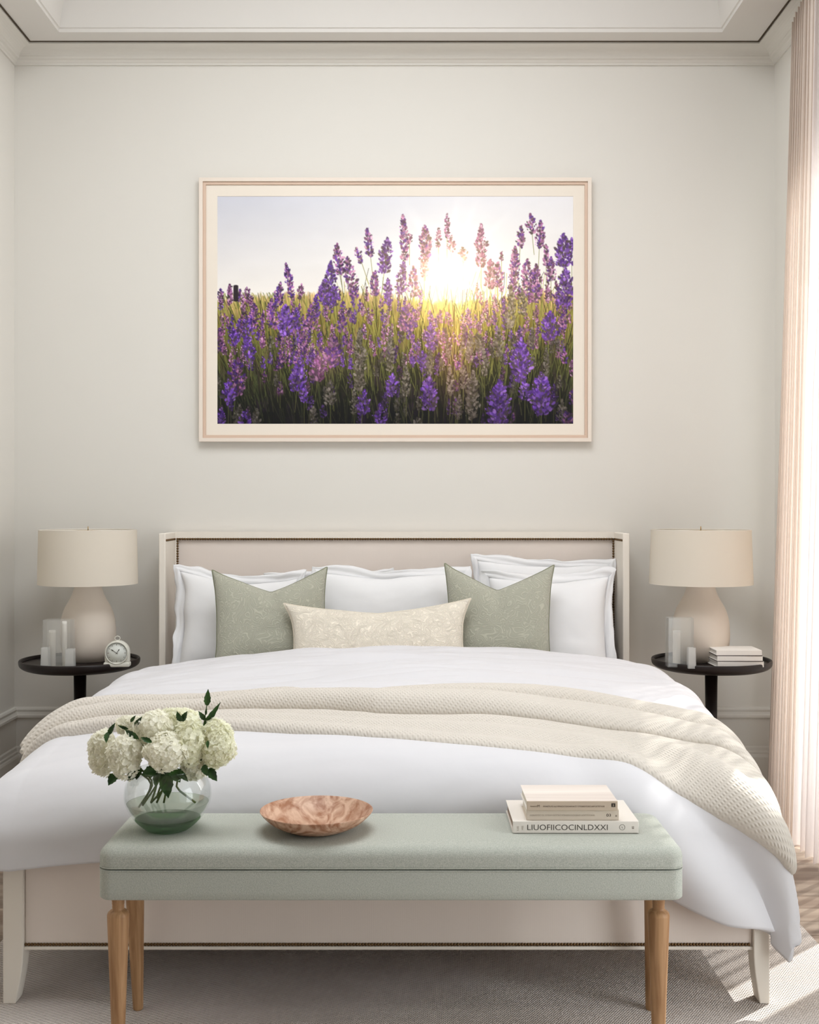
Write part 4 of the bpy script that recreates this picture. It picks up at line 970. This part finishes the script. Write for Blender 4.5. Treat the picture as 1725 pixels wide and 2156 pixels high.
    S = [ # x, tip y, bottom y, width, kind, tilt (photo pixel positions)
     (608, 553, 625, 15, 'M', -.18), (590, 592, 640, 14, 'M', 0), (635, 597, 620, 7, 'K', 0), (465, 612, 640, 9, 'K', 0), (483, 598, 640, 12, 'K', 0), (512, 640, 700, 14, 'K', .1),
     (694, 550, 640, 26, 'P', .05), (713, 512, 575, 20, 'M', -.12), (738, 540, 625, 22, 'M', -.18), (680, 590, 640, 18, 'P', 0), (703, 600, 640, 22, 'P', 0), (755, 520, 552, 14, 'M', -.35), (776, 480, 538, 16, 'M', -.12),
     (812, 500, 572, 26, 'P', .1), (790, 570, 618, 18, 'M', 0), (816, 585, 640, 18, 'P', 0), (850, 450, 545, 17, 'M', -.05), (862, 492, 512, 12, 'K', 0), (846, 548, 618, 20, 'P', .1), (870, 560, 622, 20, 'M', 0), (895, 475, 545, 26, 'M', 0), (893, 535, 580, 20, 'K', 0),
     (923, 480, 520, 10, 'K', 0), (941, 450, 500, 10, 'K', 0), (950, 495, 530, 16, 'K', 0), (975, 520, 550, 18, 'K', 0), (1013, 472, 560, 22, 'K', 0), (1032, 545, 605, 22, 'K', 0), (1048, 552, 600, 20, 'M', 0), (1056, 528, 548, 7, 'K', 0),
     (1082, 518, 620, 20, 'M', .06), (1096, 475, 520, 16, 'M', .05), (1118, 450, 490, 18, 'M', -.1), (1137, 465, 520, 18, 'M', .05), (1128, 555, 635, 24, 'M', .03), (1150, 515, 560, 14, 'M', 0), (1110, 545, 600, 20, 'M', 0),
     (1186, 492, 560, 34, 'P', 0), (1204, 500, 555, 16, 'P', 0), (1190, 565, 640, 34, 'P', .02), (1160, 540, 590, 18, 'M', 0), (1100, 610, 660, 16, 'G', 0), (1075, 600, 690, 20, 'G', .02),
     (600, 640, 705, 34, 'P', 0), (623, 648, 690, 22, 'P', 0), (572, 628, 690, 18, 'M', 0), (520, 665, 720, 22, 'P', -.05), (535, 640, 690, 18, 'M', 0), (523, 710, 755, 24, 'P', -.1), (655, 640, 690, 20, 'M', 0), (665, 620, 665, 16, 'P', 0),
     (720, 650, 700, 18, 'M', 0), (490, 690, 725, 18, 'P', 0), (462, 690, 740, 16, 'M', 0), (498, 755, 830, 34, 'M', .08), (480, 800, 850, 24, 'P', 0), (628, 755, 822, 32, 'P', .1), (640, 815, 845, 18, 'P', 0), (700, 705, 770, 36, 'M', .12), (670, 750, 800, 34, 'K', .1),
     (757, 690, 820, 22, 'G', 0), (765, 820, 870, 26, 'P', .1), (800, 850, 892, 26, 'P', 0), (824, 785, 832, 24, 'P', .1), (820, 712, 780, 16, 'G', 0), (858, 640, 695, 34, 'M', .1), (906, 680, 735, 22, 'P', 0), (890, 738, 775, 22, 'P', 0), (905, 735, 790, 16, 'G', 0),
     (903, 790, 860, 34, 'P', .02), (855, 770, 830, 16, 'G', 0), (948, 770, 830, 14, 'G', 0), (965, 830, 880, 16, 'G', .1), (995, 780, 880, 26, 'G', .03), (975, 770, 815, 18, 'G', 0), (990, 700, 760, 14, 'G', 0), (1010, 705, 740, 18, 'G', 0), (1050, 690, 750, 18, 'G', 0),
     (1097, 712, 800, 38, 'P', .0), (1050, 800, 892, 44, 'P', .05), (1140, 785, 870, 44, 'P', 0), (1105, 800, 840, 24, 'P', 0), (1157, 655, 712, 32, 'P', .05), (1205, 755, 790, 12, 'K', 0), (1205, 820, 850, 14, 'M', 0), (1183, 840, 885, 18, 'G', 0), (1195, 865, 893, 26, 'M', 0),
     (1150, 730, 790, 12, 'G', 0), (465, 855, 893, 16, 'P', 0), (515, 865, 893, 24, 'P', 0), (540, 860, 893, 20, 'G', 0), (500, 850, 890, 14, 'G', .2), (660, 855, 893, 20, 'G', 0), (695, 800, 850, 22, 'G', 0), (590, 735, 775, 12, 'M', 0), (745, 820, 870, 12, 'G', 0),
     (880, 880, 893, 20, 'G', 0), (1020, 740, 790, 14, 'G', 0), (1120, 690, 730, 14, 'G', 0), (1185, 640, 690, 18, 'M', 0), (640, 700, 750, 12, 'M', 0)]
    S.sort(key=lambda e: e[2])
    for (x, a_, b_, wd, kd, ti) in S:
        spike(x-ox-ti*(b_-a_)*.5, a_-oy, b_-oy, wd*1.12, kd, ti, 45, 1.15, 1.0 if b_ < 700 else (1.08 if kd == 'P' else .85))
    # print's own sunburst, warm veil and the darker foreground
    ang = np.arctan2(Y-sy, X-sx)
    ray = (np.clip(np.cos(ang*9+.6), 0, 1)**10*.7+np.clip(np.cos(ang*7+2.1), 0, 1)**16*.5)
    core = np.exp(-(d/26)**2)*1.3+np.exp(-(d/62)**2)*.28+ray*np.exp(-d/38)*1.0
    img = img+core[..., None]*C(255, 236, 190)
    veil = np.exp(-(((X-sx-6)/120)**2+((Y-sy-40)/85)**2))*.26
    img = img+veil[..., None]*C(255, 205, 110)
    col_ = np.exp(-((X-sx-8)/46)**2)*np.exp(-((Y-sy-170)/95)**2)*.20
    img = img+col_[..., None]*C(220, 120, 90)
    fl_ = np.exp(-(((X-225)/36)**2+((Y-345)/30)**2))*.20; img = img+fl_[..., None]*C(240, 150, 200)
    vg = 1-.35*np.clip((Y-380)/110, 0, 1)[..., None]; img = img*vg
    img = np.clip(img, 0, 1)
    return img.reshape(H_, SS, W_, SS, 3).mean((1, 3))
AW, AH = 753, 482
art = paint_lavender(AW, AH)
lin = np.where(art <= .04045, art/12.92, ((art+.055)/1.055)**2.4)
ax0, ax1, az0, az1 = XW(456, D)-fcx, XW(1209.5, D)-fcx, ZW(893.5, D)-fcz, ZW(411, D)-fcz
gx = np.linspace(ax0, ax1, AW)[None, :]; gz = np.linspace(az1, az0, AH)[:, None]
P = np.stack([gx+0*gz, np.full((AH, AW), -.0170), gz+0*gx], -1)
M['print'] = bpy.data.materials.new('lavender_print'); M['print'].use_nodes = True; nt = M['print'].node_tree
at = nt.nodes.new('ShaderNodeVertexColor'); at.layer_name = 'print'; pr_ = nt.nodes['Principled BSDF']; pr_.inputs['Roughness'].default_value = .5; pr_.inputs['Specular IOR Level'].default_value = .25
nt.links.new(at.outputs['Color'], pr_.inputs['Base Color'])
po = grid_mesh('printed_photo', P, M['print'], pic, flip=True)
ca = po.data.color_attributes.new('print', 'FLOAT_COLOR', 'POINT')
ca.data.foreach_set('color', np.concatenate([lin, np.ones((AH, AW, 1))], -1).reshape(-1).astype(np.float32))
po['label'] = 'printed photograph of purple lavender against a low sun'
# bevelled mount opening
frame_ring('mount', fw-28*pxm, fh-28*pxm, 24*pxm-.0, -.0195, -.016, M['mount'])
